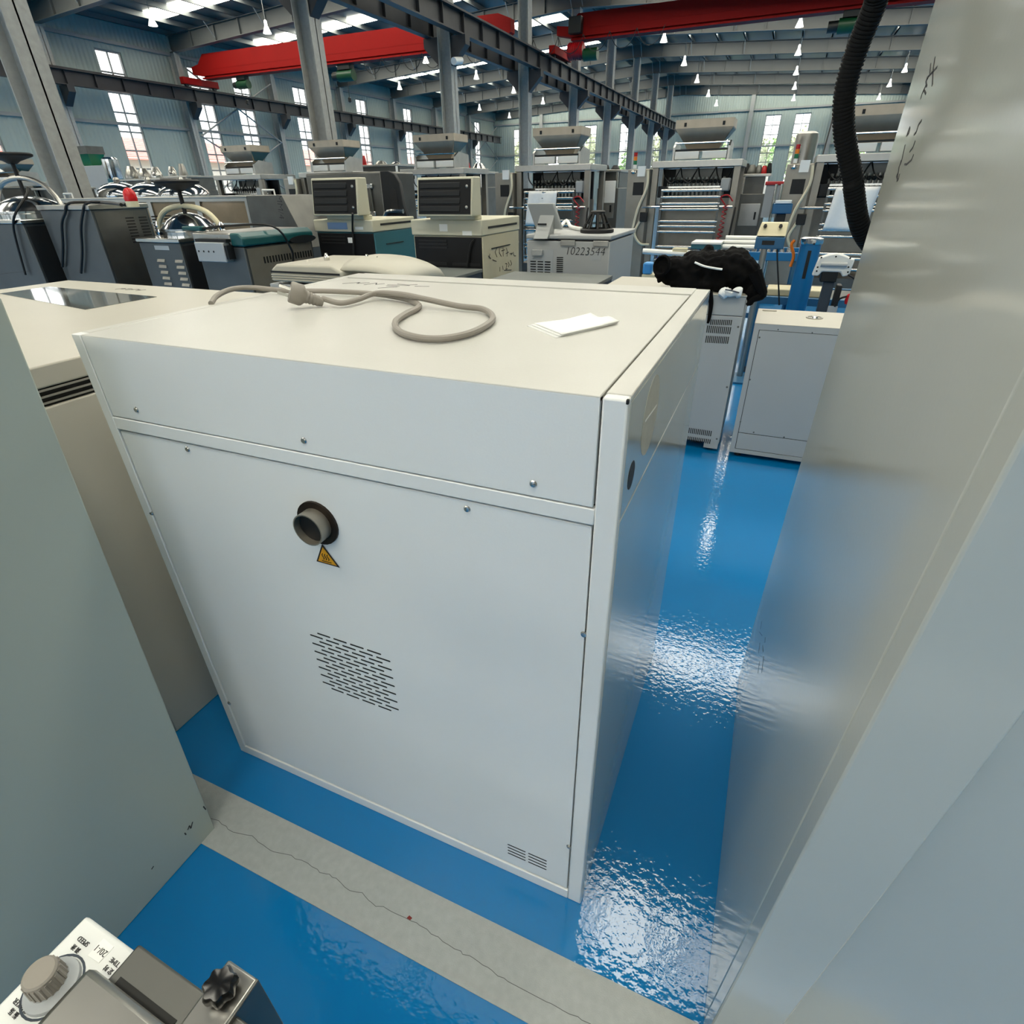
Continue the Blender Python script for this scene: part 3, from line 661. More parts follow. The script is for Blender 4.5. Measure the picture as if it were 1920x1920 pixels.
# ---- two beige cooling units with a black vented display box on top
def beige_unit(label, y, xl, xr, ztop, zlid, boxpx, sidemat, depth, extra):
    t_ = thing('cooling_unit',label,'machine',((xl+xr)/2,y+depth/2,0),'beige cooling units')
    body = B(xl,xr,y+.01,y+depth,.06,zlid).build('body',sidemat,t_,bevel=.006)
    for x in (xl+.06,xr-.06):
        for yy in (y+.07,y+depth-.06): MB().cyl((x,yy,0),(x,yy,.06),.03,n=10).build('foot','black',t_)
    fr = B(xl+.012,xr-.008,y,y+.012,.10,zlid-.01).build('vent_panel','vent_black',t_,bevel=.003)
    w_ = (xr-xl)
    for j in range(2):
        x0_ = xl+.05+j*w_*.48
        slots(fr,9,B(x0_,x0_+w_*.40,y-.004,y,.70,.722),(0,0,.032))
    slots(fr,3,B(xl+.05,xl+.42*w_+.05,y-.004,y,zlid-.09,zlid-.078),(0,0,.024))
    lid = B(xl-.006,xr+.006,y-.006,y+depth+.004,zlid,ztop).build('lid','beige',t_,bevel=.008)
    B(xr+.004,xr+.009,y+.10,y+depth-.06,zlid+.045,zlid+.060).build('lid_gap','black',lid,smooth=False)
    B(xr+.0005,xr+.006,y+.16,y+depth-.20,zlid-.10,zlid-.094).build('door_seam','charcoal',body,smooth=False)
    bx0,bx1,bz0,bz1 = boxpx
    neck = B(bx0+.05,bx1-.03,y-.0,y+.12,ztop,bz0+.0).build('neck','beige',t_,bevel=.004)
    hb = MB().hexa([(bx0,y-.10,bz0),(bx1,y-.10,bz0),(bx1,y+.06,bz0),(bx0,y+.06,bz0),(bx0,y-.06,bz1),(bx1,y-.06,bz1),(bx1,y+.06,bz1),(bx0,y+.06,bz1)]).build('display_box','beige',t_,bevel=.008)
    def fp(x,z,d): t2 = (z-bz0)/(bz1-bz0); return Vector((x,y-.10+.04*t2-d,z))
    def fpl(x0_,x1_,z0_,z1_,d): return MB().hexa([fp(x0_,z0_,0),fp(x1_,z0_,0),fp(x1_,z0_,-.01),fp(x0_,z0_,-.01),fp(x0_,z1_,0),fp(x1_,z1_,0),fp(x1_,z1_,-.01),fp(x0_,z1_,-.01)]) if d == 0 else MB().hexa([fp(x0_,z0_,d),fp(x1_,z0_,d),fp(x1_,z0_,0),fp(x0_,z0_,0),fp(x0_,z1_,d),fp(x1_,z1_,d),fp(x1_,z1_,0),fp(x0_,z1_,0)])
    pn = fpl(bx0+.015,bx1-.015,bz0+.015,bz1-.015,.004).build('black_cover','vent_black',hb,smooth=False)
    for k in range(4):
        zz = bz0+.03+k*(bz1-bz0-.05)/4; hh = (bz1-bz0-.05)/4-.014
        fpl(bx0+.03,bx1-.10,zz,zz+hh,.010).build('cover_louver','charcoal',pn,bevel=.004)
    for zz in (bz0+.06,bz1-.06): p = fp(bx1-.045,zz,.004); MB().lathe([(.011,0),(.011,.003),(.004,.006)],p,10,(0,-1,0)).build('cover_screw','steel',pn)
    for (x0_,x1_,z0_,z1_,m_) in extra: B(x0_,x1_,y-.0075,y-.005,z0_,z1_).build('paper_label',m_,t_,smooth=False)
    return t_,body
y = 3.5
zt = PY(640,412,y).z; zl = PY(640,435,y).z
a = PY(590,420,y).x; b_ = PY(698,420,y).x
bp_ = (PY(587,400,y-.1).x, PY(672,400,y-.1).x, PY(640,405,y-.1).z, PY(640,333,y-.06).z)
u1,bd1 = beige_unit('beige cooling unit with teal side and black vented box, left of its twin',y,a,b_,zt,zl,bp_,'teal',.62,[(a+.14,a+.34,zl+.02,zt-.02,'label_blue'),(b_-.17,b_-.09,zl+.02,zt-.05,'label_white'),(b_-.26,b_-.21,zl-.08,zl-.04,'label_white')])
cable('black cable hanging down the front of the teal sided cooling unit',[PY(661,400,y-.12),PY(661,430,y-.02),PY(663,460,y-.02),PY(664,520,y-.02)],.008)
a2 = PY(773,430,y).x; b2_ = PY(903,430,y).x; zt = PY(840,412,y).z; zl = PY(840,442,y).z
bp_ = (PY(782,400,y-.1).x, PY(885,400,y-.1).x, PY(830,406,y-.1).z, PY(830,332,y-.06).z)
u2,bd2 = beige_unit('beige cooling unit with beige side and handwriting, beside the grey chiller',y,a2,b2_,zt,zl,bp_,'beige_side',.72,[(a2+.25,a2+.32,zl+.03,zt-.03,'label_white'),(b2_-.16,b2_-.08,zl+.005,zl+.035,'label_white')])
cable('short black cable on the vent panel of the beige sided cooling unit',[PY(889,450,y-.01),PY(884,455,y-.02),PY(880,470,y-.02),PY(876,500,y-.02)],.008)
def strokes_x(Xp,seqs,width,par,name='handwriting'): return MB().strokes([[PX(x,yy,Xp) for x,yy in q] for q in seqs],width,(1,0,0),.0006).build(name,'ink',par,smooth=False)
def zm(x,y_): return (860+x*200/1920, 360+y_*200/1920)
hwb = [[(535,1150),(580,1200)],[(545,1190),(560,1120)],[(610,1220),(680,1250)],[(690,1000),(655,1080),(690,1170)],[(740,1010),(730,1090),(770,1160)],[(800,1000),(800,1160)],[(770,1060),(830,1040)],[(860,1010),(880,1090),(870,1160)],[(850,1110),(900,1080)],[(920,1110),(970,1100),(940,1130)],[(980,1080),(1000,1150),(1030,1150)],
       [(740,1350),(740,1430)],[(790,1330),(800,1400)],[(840,1290),(870,1290),(850,1390),(880,1380)],[(890,1260),(910,1310),(890,1350)],[(930,1230),(955,1290),(930,1330)],[(820,1410),(950,1405)]]
strokes_x(b2_+.0015,[[zm(*q) for q in s_] for s_ in hwb],.006,bd2)
# ---- grey-white chiller with tilted display and cone stool on the lid
y = 3.6; a = PY(988,470,y).x; b_ = PY(1143,470,y).x; zt = PY(1060,440,y).z; zl = PY(1060,452,y).z
ch = thing('chiller','grey white chiller with a tilted display head and vent grilles','machine',((a+b_)/2,y+.4,0))
bd = B(a,b_,y,y+.75,.05,zl).build('body','paint_grey',ch,bevel=.006)
for x in (a+.06,b_-.06):
    for yy in (y+.07,y+.68): MB().cyl((x,yy,0),(x,yy,.05),.03,n=10).build('foot','black',ch)
ld = B(a-.005,b_+.01,y-.01,y+.76,zl+.012,zt).build('lid','paint_grey',ch,bevel=.008)
B(a+.24,b_-.005,y+.004,y+.70,zl-.002,zl+.014).build('lid_gap','black',ch,smooth=False)
for xx in (a+.27,b_-.12): B(xx,xx+.11,y-.014,y-.006,zl-.03,zl+.006).build('hinge','steel',ch,bevel=.002)
gp = B(a+.02,a+.21,y-.002,y,.80,zl-.06).build('grille_panel','grey_plastic',bd,smooth=False)
for j in range(3): slots(gp,11,B(a+.03+.058*j,a+.075+.058*j,y-.005,y-.002,.81,.818),(0,0,.018))
slots(bd,16,B(a+.24,a+.29,y-.003,y,.82,.827),(0,0,.0135))
B(a+.05,a+.13,y-.03,y-.002,zl-.10,zl-.06).build('socket_box','paint_grey',ch,bevel=.004)
ph = [PY(995,458,y),PY(1032,458,y)]
xa,xb = PY(1003,440,y).x,PY(1030,440,y).x
hd_ = MB().hexa([(xa,y-.04,zt-.03),(xb,y-.04,zt-.03),(xb,y+.10,zt),(xa,y+.10,zt),(xa+.03,y+.06,zt+.17),(xb+.03,y+.06,zt+.17),(xb+.03,y+.10,zt+.17),(xa+.03,y+.10,zt+.17)]).build('display_arm','paint_grey',ch,bevel=.006)
xa2,xb2 = PY(993,385,y+.06).x,PY(1042,385,y+.06).x; zz0 = zt+.06; zz1 = PY(1020,381,y+.02).z
MB().hexa([(xa2+.04,y+.08,zz0-.03),(xb2+.04,y+.08,zz0-.03),(xb2+.04,y+.13,zz0-.03),(xa2+.04,y+.13,zz0-.03),(xa2,y+.0,zz1),(xb2,y+.0,zz1),(xb2,y+.05,zz1),(xa2,y+.05,zz1)]).build('display_head','paint_grey',ch,bevel=.008)
B(xa+.025,xb-.02,y-.012,y-.006,zt+.06,zt+.072).build('arm_slot','charcoal',hd_,smooth=False)
text('10223544','ink',.075,(PY(1096,472,y-.003)),(1,0,0),(0,0,1),bd,'handwriting',weight=-.001,shear=.2)
B(b_-.14,b_-.06,y-.003,y,zl-.12,zl-.06).build('rating_plate','grey_plastic',bd,smooth=False)
# cone basket on its lid
cx = PZ(1119,436,zt); cz = zt
cs = thing('wire_cone','black slatted cone standing on the grey white chiller','cone',(cx.x,cx.y,cz))
MB().lathe([(.12,0),(.125,.004),(.125,.022),(.11,.03),(.10,.03),(.10,.0)],cx,24).build('base_ring','black',cs)
MB().lathe([(.045,.118),(.055,.12),(.055,.140),(.045,.145),(.01,.145)],cx,18).build('top_cap','black',cs)
for k in range(10):
    an = 2*math.pi*k/10; MB().cyl(cx+Vector((math.cos(an)*.108,math.sin(an)*.108,.02)),cx+Vector((math.cos(an)*.05,math.sin(an)*.05,.125)),.009,n=6).build('slat','black',cs)
MB().ring(cx+Vector((0,0,.06)),cx+Vector((0,0,.066)),.090,.082,20).build('mid_ring','charcoal',cs)
prop('hose','white hose with brass end lying on the grey white chiller lid','hose',MB().tube([PZ(1050,431,zt)+Vector((0,0,.02)),PZ(1062,426,zt)+Vector((0,0,.05)),PZ(1070,430,zt)+Vector((0,0,.02)),PZ(1090,434,zt)+Vector((0,0,.016))],.014,n=8,sub=4),'label_white')
# ---- dark low tables in front of the cooling units
for k,(xl_,xr_,yb_,lab) in enumerate(((-2.46,-1.887,3.43,'dark grey instrument table in front of the beige cooling units'),(-1.60,-.862,3.37,'dark grey instrument table in front of the grey chiller'))):
    t_ = thing('instrument_table',lab,'table',((xl_+xr_)/2,3.0,0),'dark instrument tables')
    B(xl_,xr_,2.62,yb_,.925,.95).build('table_top','charcoal_top',t_,bevel=.004); B(xl_+.01,xr_-.003,2.64,yb_-.01,.80,.925).build('apron','navy_side',t_,smooth=False)
    for x in (xl_+.03,xr_-.03):
        for yy in (2.66,yb_-.04): B(x-.02,x+.02,yy-.02,yy+.02,0,.80).build('leg','charcoal',t_)
# ---- cream rounded case at the back edge of the middle cabinet
y = 1.75; za = PY(560,530,y).z
rcs = thing('cream_case','cream rounded plastic case on a grey cart behind the middle cabinet','case',(PY(620,510,y).x,y+.25,0))
xa = PY(507,515,y).x; xb = PY(640,515,y).x; z0_ = PY(520,528,y).z; z1_ = PY(560,496,y).z
pf = [(xa,y,z0_),(xb,y,z0_),(xb,y,z0_+.06),(xb-.02,y,z1_-.02),(xb-.06,y,z1_),(xa+.05,y,z1_-.004),(xa+.01,y,z1_-.03)]
MB().prism(pf,(0,.48,0)).build('case_body','cream_plastic',rcs,bevel=.012,seg=3)
B(xa+.01,xb-.01,y-.004,y+.003,z0_+.045,z0_+.054).build('shadow_gap','black',rcs,smooth=False)
for k in range(3): B(xa+.01,xb-.02,y-.006,y,z0_+.008+k*.012,z0_+.014+k*.012).build('rib','cream_plastic',rcs,bevel=.002)
hp_ = [(xb-.02,y+.02,z0_-.01),(xb+.30,y+.10,z0_-.01),(xb+.30,y+.52,z0_-.01),(xb-.02,y+.48,z0_-.01)]
mb = MB(); N = 12; V = []
for i in range(N+1):
    for j in range(N+1):
        u_,v2 = i/N,j/N; p = Vector(hp_[0]).lerp(Vector(hp_[1]),u_).lerp(Vector(hp_[3]).lerp(Vector(hp_[2]),u_),v2); p.z += (z1_-z0_+.035)*(max(0,1-u_**2.6)**.5)*(1-.35*abs(2*v2-1)**4); V.append(p)
mb.add(V,[(i*(N+1)+j,(i+1)*(N+1)+j,(i+1)*(N+1)+j+1,i*(N+1)+j+1) for i in range(N) for j in range(N)])
o = mb.build('rounded_cover','cream_plastic',rcs); so = o.modifiers.new('s','SOLIDIFY'); so.thickness = .01
for q in ((613,487),(689,490)):
    p = PY(q[0],q[1],y+.22); MB().lathe([(.016,-.015),(.016,.012),(.011,.018),(.006,.034)],p,12).build('clamp_knob','steel_bright',rcs)
p = PY(700,487,y+.22); MB().cyl(PY(692,488,y+.22),PY(708,482,y+.22),.004,n=6).build('clamp_lever','steel_bright',rcs)
B(xa-.02,xb+.30,y+.0,y+.5,z0_-.04,z0_-.012).build('cart_top','grey_plastic',rcs,bevel=.004)
B(xa,xb+.28,y+.03,y+.47,.12,z0_-.04).build('cart_body','navy_side',rcs,smooth=False)
for x in (xa+.06,xb+.22):
    for yy in (y+.08,y+.42): MB().cyl((x-.015,yy,.06),(x+.015,yy,.06),.06,n=14).box(x-.02,x+.02,yy-.02,yy+.02,.06,.13).build('caster','black',rcs)
# ---- stainless machine with green lid
y = 2.6; a = PY(372,470,y).x; b_ = PY(458,470,y).x; zt = PY(400,437,y).z; zm_ = PY(400,460,y).z; Yb = PX(588,470,b_).y
gm = thing('vacuum_machine','stainless machine with a teal green lid end and vented side','machine',((a+b_)/2,(y+Yb)/2,0))
bd = B(a,b_,y,Yb,.06,zm_-.008).build('body','steel_blue',gm,bevel=.006)
B(b_-.002,b_+.004,y+.02,Yb-.02,.12,zm_-.02).build('side_panel','steel_warm',gm,smooth=False)
lid = B(a-.01,b_-.10,y-.01,Yb,zm_,zt).build('lid','steel',gm,bevel=.01)
MB().prism([(b_-.10,y-.012,zm_-.004),(b_+.02,y-.012,zm_-.004),(b_+.02,y-.012,zt-.03),(b_-.02,y-.012,zt),(b_-.10,y-.012,zt+.002)],(0,Yb-y+.02,0)).build('lid_end','green_teal',gm,bevel=.012)
p = PX(568,448,b_+.021); MB().prism([p+Vector((0,.15*math.cos(2*math.pi*k/20),.028*math.sin(2*math.pi*k/20))) for k in range(20)],(.003,0,0)).build('badge','charcoal',gm,smooth=False)
slots(bd,18,B(b_+.004,b_+.008,y+.16,y+.172,zm_-.13,zm_-.085),(0,.030,0))
B(b_+.004,b_+.010,y+.20,y+.65,zm_-.36,zm_-.33).build('grip_recess','black',bd,smooth=False)
qa = PY(375,490,y-.06); qb = PY(418,455,y-.06)
cbx = B(qa.x,qb.x,y-.07,y,qa.z,qb.z).build('control_box','grey_plastic',gm,bevel=.006)
B(qa.x-.005,qb.x+.02,y-.05,y,qb.z,qb.z+.02).build('box_clip','black',cbx,smooth=False)
for k in range(4): MB().cyl((qa.x+.03+k*.05,y-.072,qa.z+.07),(qa.x+.03+k*.05,y-.068,qa.z+.07),.007,n=8).build('jack','black',cbx)
B(qb.x,qb.x+.025,y-.06,y,qa.z+.02,qb.z-.02).build('box_side','charcoal',cbx,smooth=False)
slots(bd,16,B(a+.10,a+.112,y-.002,y,zm_-.40,zm_-.35),(0,0,0)) if False else slots(bd,14,B(a+.14,a+.152,y-.003,y,.74,.78),(.022,0,0),'charcoal')
for x in (a+.07,b_-.07):
    for yy in (y+.07,Yb-.07): MB().cyl((x,yy,0),(x,yy,.06),.03,n=10).build('foot','black',gm)
pt = PZ(470,424,zt)
ctl = prop('hand_control','dark green hand control with cable on the green lidded machine','control',B(pt.x-.03,pt.x+.16,y+.10,y+.16,zt+.003,zt+.035),'green_teal',bevel=.008)
cable('black cable looping over the edge of the green lidded machine',[(pt.x+.16,y+.13,zt+.02),(pt.x+.34,y+.2,zt+.035),(b_+.02,y+.30,zt+.03),PX(545,465,b_+.05),PX(550,490,b_+.04),PX(551,520,b_+.03)],.008)
# ---- dark steel louvred pot machines with dome lids and arched handles
def dome_machine(label, y, a, b_, zt, Yb, louvers, arcmat, domepx, wheelpx, arcR, arcH, hw_label):
    t_ = thing('pot_mixer',label,'machine',((a+b_)/2,(y+Yb)/2,0),'pot mixers with domed lids')
    bd = B(a,b_,y,Yb,.05,zt-.03).build('body','steel_blue',t_,bevel=.006)
    B(a-.012,b_+.012,y-.012,Yb+.012,zt-.03,zt).build('top_plate','steel_bright',t_,bevel=.005)
    B(b_-.001,b_+.002,y+.02,Yb-.02,.08,zt-.05).build('side_panel','charcoal',t_,smooth=False)
    for x in (a+.06,b_-.06):
        for yy in (y+.06,Yb-.06): MB().cyl((x,yy,0),(x,yy,.05),.025,n=10).build('foot','black',t_)
    if louvers:
        l0 = MB().prism([(a+.16,y,.85),(a+.16,y-.012,.842),(a+.16,y-.002,.862)],(.085,0,0)).build('louver','steel_bright',bd)
        for j in range(2):
            for k in range(5):
                if j or k: inst(l0,bd,(.20*j,0,.043*k))
        B(a+.17,a+.33,y-.003,y,1.10,1.13).build('name_plate','grey_plastic',bd,smooth=False)
    c = Vector(((a+b_)/2,(y+Yb)/2,zt)); R_ = min(b_-a,Yb-y)*.44
    MB().lathe([(R_,0),(R_,.035),(R_*1.04,.04),(R_*1.04,.055),(R_*.95,.07),(R_*.75,.115),(R_*.45,.15),(R_*.15,.165),(.0,.167)],c,32).build('domed_lid','chrome',t_)
    MB().tube([c+Vector((-arcR,0,.0)),c+Vector((-arcR*.92,0,arcH*.45)),c+Vector((-arcR*.6,0,arcH*.85)),c+Vector((0,0,arcH)),c+Vector((arcR*.6,0,arcH*.85)),c+Vector((arcR*.92,0,arcH*.45)),c+Vector((arcR,0,.0))],.020,n=10,sub=5).build('arched_bar',arcmat,t_)
    MB().cyl(c+Vector((0,0,.12)),c+Vector((0,0,arcH+.14)),.016,n=10).build('spindle','black',t_)
    w_ = MB().lathe([(.03,0),(.06,.02),(.16,.055),(.165,.07),(.15,.08),(.02,.07)],c+Vector((0,0,arcH+.10)),24).build('hand_wheel','black',t_)
    for sx in (-1,1): MB().lathe([(.03,0),(.035,.02),(.02,.05),(.028,.07),(.01,.10)],c+Vector((sx*arcR,0,0)),12).build('bar_clamp','chrome',t_)
    return t_
y = 2.62; a = PY(268,480,y).x; b_ = PY(343,480,y).x
m3 = dome_machine('stainless pot mixer with louvred blue grey front and arched bar',y,a,b_,PY(300,447,y).z,y+.62,True,'brass_cream',None,None,.36,.21,None)
y = 2.4; a = PY(-40,470,y).x; b_ = PY(62,470,y).x
m1 = dome_machine('stainless pot mixer with grey arched bar at the far left',y,a,b_,PY(20,412,y).z,y+.66,False,'steel',None,None,.46,.30,None)
cable('black cable drooping over the far left pot mixer',[PY(52,352,y+.2),PY(50,365,y+.1),PY(30,398,y-.02),PY(25,420,y-.02),PY(30,450,y-.02),PY(48,515,y-.02)],.009)
# ---- tall steel cabinet with slanted sides carrying a red beacon
y = 2.5; a = PY(100,460,y).x; b_ = PY(192,460,y).x; zt = PY(180,384,y).z
sc_ = thing('steel_cabinet','tall brushed steel cabinet with side vents and a red beacon on top','cabinet',((a+b_)/2,y+.35,0))
Yb = PX(285,420,b_).y
bd = B(a,b_,y,Yb,.05,zt-.035).build('body','steel_blue',sc_,bevel=.005)
B(b_-.001,b_+.003,y+.02,Yb-.02,.08,zt-.05).build('side_panel','steel_dark',sc_,smooth=False)
B(a-.01,b_+.01,y-.012,Yb+.01,zt-.035,zt).build('top_plate','steel',sc_,bevel=.005)
zz = PX(240,430,b_).z
for j in range(4): slots(bd,9,B(b_+.003,b_+.006,y+.26+.115*j,y+.33+.115*j,zz-.10,zz-.09),(0,0,.022))
for x in (a+.06,b_-.06):
    for yy in (y+.06,Yb-.06): MB().cyl((x,yy,0),(x,yy,.05),.025,n=10).build('foot','black',sc_)
p = PZ(250,388,zt)
bc = thing('warning_beacon','red warning beacon with cream base on the brushed steel cabinet','beacon',(p.x,p.y,zt))
MB().lathe([(.034,0),(.034,.03),(.03,.034)],(p.x,p.y,zt),18).build('base','brass_cream',bc); MB().lathe([(.034,.03),(.036,.045),(.033,.075),(.020,.095),(.006,.10)],(p.x,p.y,zt),18).build('dome','beacon_red',bc)
for k,(q,lab) in enumerate((([(245,385),(150,390),(122,400),(116,420),(118,460),(117,500)],'left'),([(245,387),(175,392),(155,402),(152,430),(154,470),(152,512)],'right'))):
    yy0 = p.y
    P_ = [Vector((p.x-.03,p.y-.02-.03*k,zt+.012)),Vector((PY(q[1][0]+20,388,y).x,y+.06+.03*(1-k),zt+.012)),Vector((PY(q[2][0]+12,388,y).x,y+.0,zt+.014))]+[PY(x,y_,y-.02) for x,y_ in q[2:]]
    cable('black cable over the front of the brushed steel cabinet, %s one of two' % lab,P_,.010)
# ---- long steel hood with amber windows
y = 4.5; xs_ = [PY(q,368,y).x for q in (276,368,462)]; zt = PY(400,368,y).z; zb = .95
hd = thing('steel_hood','long steel hood with amber glass windows and sloping end panel','machine',((xs_[0]+xs_[2])/2,y+.5,0))
xe = xs_[2]; xw = xs_[0]-1.6
B(xw,xe,y+.03,y+1.0,.06,zt-.05).build('body','steel_dark',hd,smooth=False)
for i,(x0_,x1_) in enumerate(((xw,xs_[0]),(xs_[0],xs_[1]),(xs_[1],xe))):
    mb = MB(); f = .035
    for q in ((x0_,x0_+f,zb,zt-.02),(x1_-f,x1_,zb,zt-.02),(x0_+f,x1_-f,zt-.05,zt-.02),(x0_+f,x1_-f,zb,zb+.05)): mb.box(q[0],q[1],y-.01,y+.03,q[2],q[3])
    fr_ = mb.build('window_frame','steel',hd,smooth=False); B(x0_+f,x1_-f,y+.008,y+.018,zb+.05,zt-.05).build('amber_window','hood_glass',fr_,smooth=False)
    B(x0_+f+.05,x1_-f,y+.002,y+.008,(zb+zt)/2-.03,(zb+zt)/2-.015).build('inner_rail','steel_bright',fr_,smooth=False)
B(xw,xe+.01,y-.02,y+1.0,zt-.02,zt).build('hood_top','steel',hd,bevel=.006)
xr_ = PY(530,368,y).x; xr2 = PY(565,455,y).x
MB().prism([(xe,y-.01,zb),(xr2+.1,y-.01,zb),(xr_,y-.01,zt),(xe,y-.01,zt)],(0,.9,0)).build('sloping_end','steel_dark',hd,bevel=.004)
MB().prism([(xe,y,.05),(xr2+.1,y,.05),(xr2+.1,y,zb),(xe,y,zb)],(0,.9,0)).build('plinth','steel_dark',hd,smooth=False)
for q in (498,120): p = PY(q,366,y); MB().tube([(p.x-.08,y+.05,zt-.005),(p.x-.08,y+.05,zt+.05),(p.x+.08,y+.05,zt+.05),(p.x+.08,y+.05,zt-.005)],.010,n=6).build('lift_handle','label_white',hd)
text('MM/4','ink',.10,PY(525,388,y-.012),(-.1,0,-1),(1,0,-.1),hd,'handwriting',weight=-.002)
# ---- polished kettle domes behind the hood
for k,(q0,q1) in enumerate(((178,231),(233,291),(292,355))):
    y = 5.9; xa,xb = PY(q0,366,y).x,PY(q1,366,y).x; r_ = (xb-xa)/2; z0_ = PY((q0+q1)/2,369,y).z; zt_ = PY((q0+q1)/2,341,y).z; c = ((xa+xb)/2,y+r_*.6,0)
    t_ = thing('kettle','polished steel kettle with domed lid behind the hood, %s from the left' % ['first','second','third'][k],'kettle',c,'polished kettles')
    h_ = zt_-z0_
    MB().lathe([(r_*.9,.0),(r_*.98,.12),(r_*.98,z0_-.02)],c,32).build('vessel','steel',t_)
    MB().lathe([(r_,z0_-.02),(r_*1.02,z0_),(r_*1.02,z0_+.03),(r_*.93,z0_+h_*.45),(r_*.7,z0_+h_*.75),(r_*.4,z0_+h_*.93),(.05,z0_+h_),(0.0,z0_+h_)],c,32).build('domed_lid','chrome',t_)
    MB().lathe([(.04,z0_+h_-.01),(.05,z0_+h_+.03),(.03,z0_+h_+.06),(.0,z0_+h_+.065)],c,12).build('lid_knob','steel',t_)
# ---- steel box with slotted arch plate behind the cooling units
y = 5.5; a = PY(640,360,y).x; b_ = PY(718,360,y).x; zt = PY(680,322,y).z
sb = thing('steel_box_machine','dark steel box with latches and a slotted arch plate behind the cooling units','machine',((a+b_)/2,y+.4,0))
B(a-.5,b_,y,y+.7,.05,zt).build('body','steel_dark',sb,bevel=.02)
xe = PY(765,405,y).x; za = PY(740,405,y).z
pts = [(b_,y-.02,.05),(xe+.02,y-.02,.05),(xe+.02,y-.02,za-.05),(xe-.04,y-.02,za+.1),(xe-.06,y-.02,zt-.12),(xe-.12,y-.02,zt-.03),(xe-.2,y-.02,zt),(b_,y-.02,zt)]
ap = MB().prism(pts,(0,.06,0)).build('arch_plate','charcoal',sb,bevel=.008)
xm = (b_+xe)/2; sl = [(xm-.05,y-.022,za+.02),(xm+.05,y-.022,za+.02),(xm+.05,y-.022,zt-.24)]+[(xm+.05*math.cos(math.pi*k/8),y-.022,zt-.24+.07*math.sin(math.pi*k/8)) for k in range(1,8)]+[(xm-.05,y-.022,zt-.24)]
MB().prism(sl,(0,-.002,0)).build('plate_slot','black',ap,smooth=False)
for zz in (zt-.17,zt-.45): B(b_-.22,b_-.12,y-.03,y,zz,zz+.05).build('latch','chrome',sb,bevel=.008)
MB().cyl((b_-.16,y-.02,zt-.15),(b_-.15,y-.02,zt-.42),.012,n=6).build('latch_rod','steel_dark',sb)
MB().tube([(xe-.3,y-.05,za-.02),(xe-.22,y-.06,za+.05),(xe-.02,y-.06,za+.05)],.025,n=8,sub=3).build('pipe','chrome',sb)
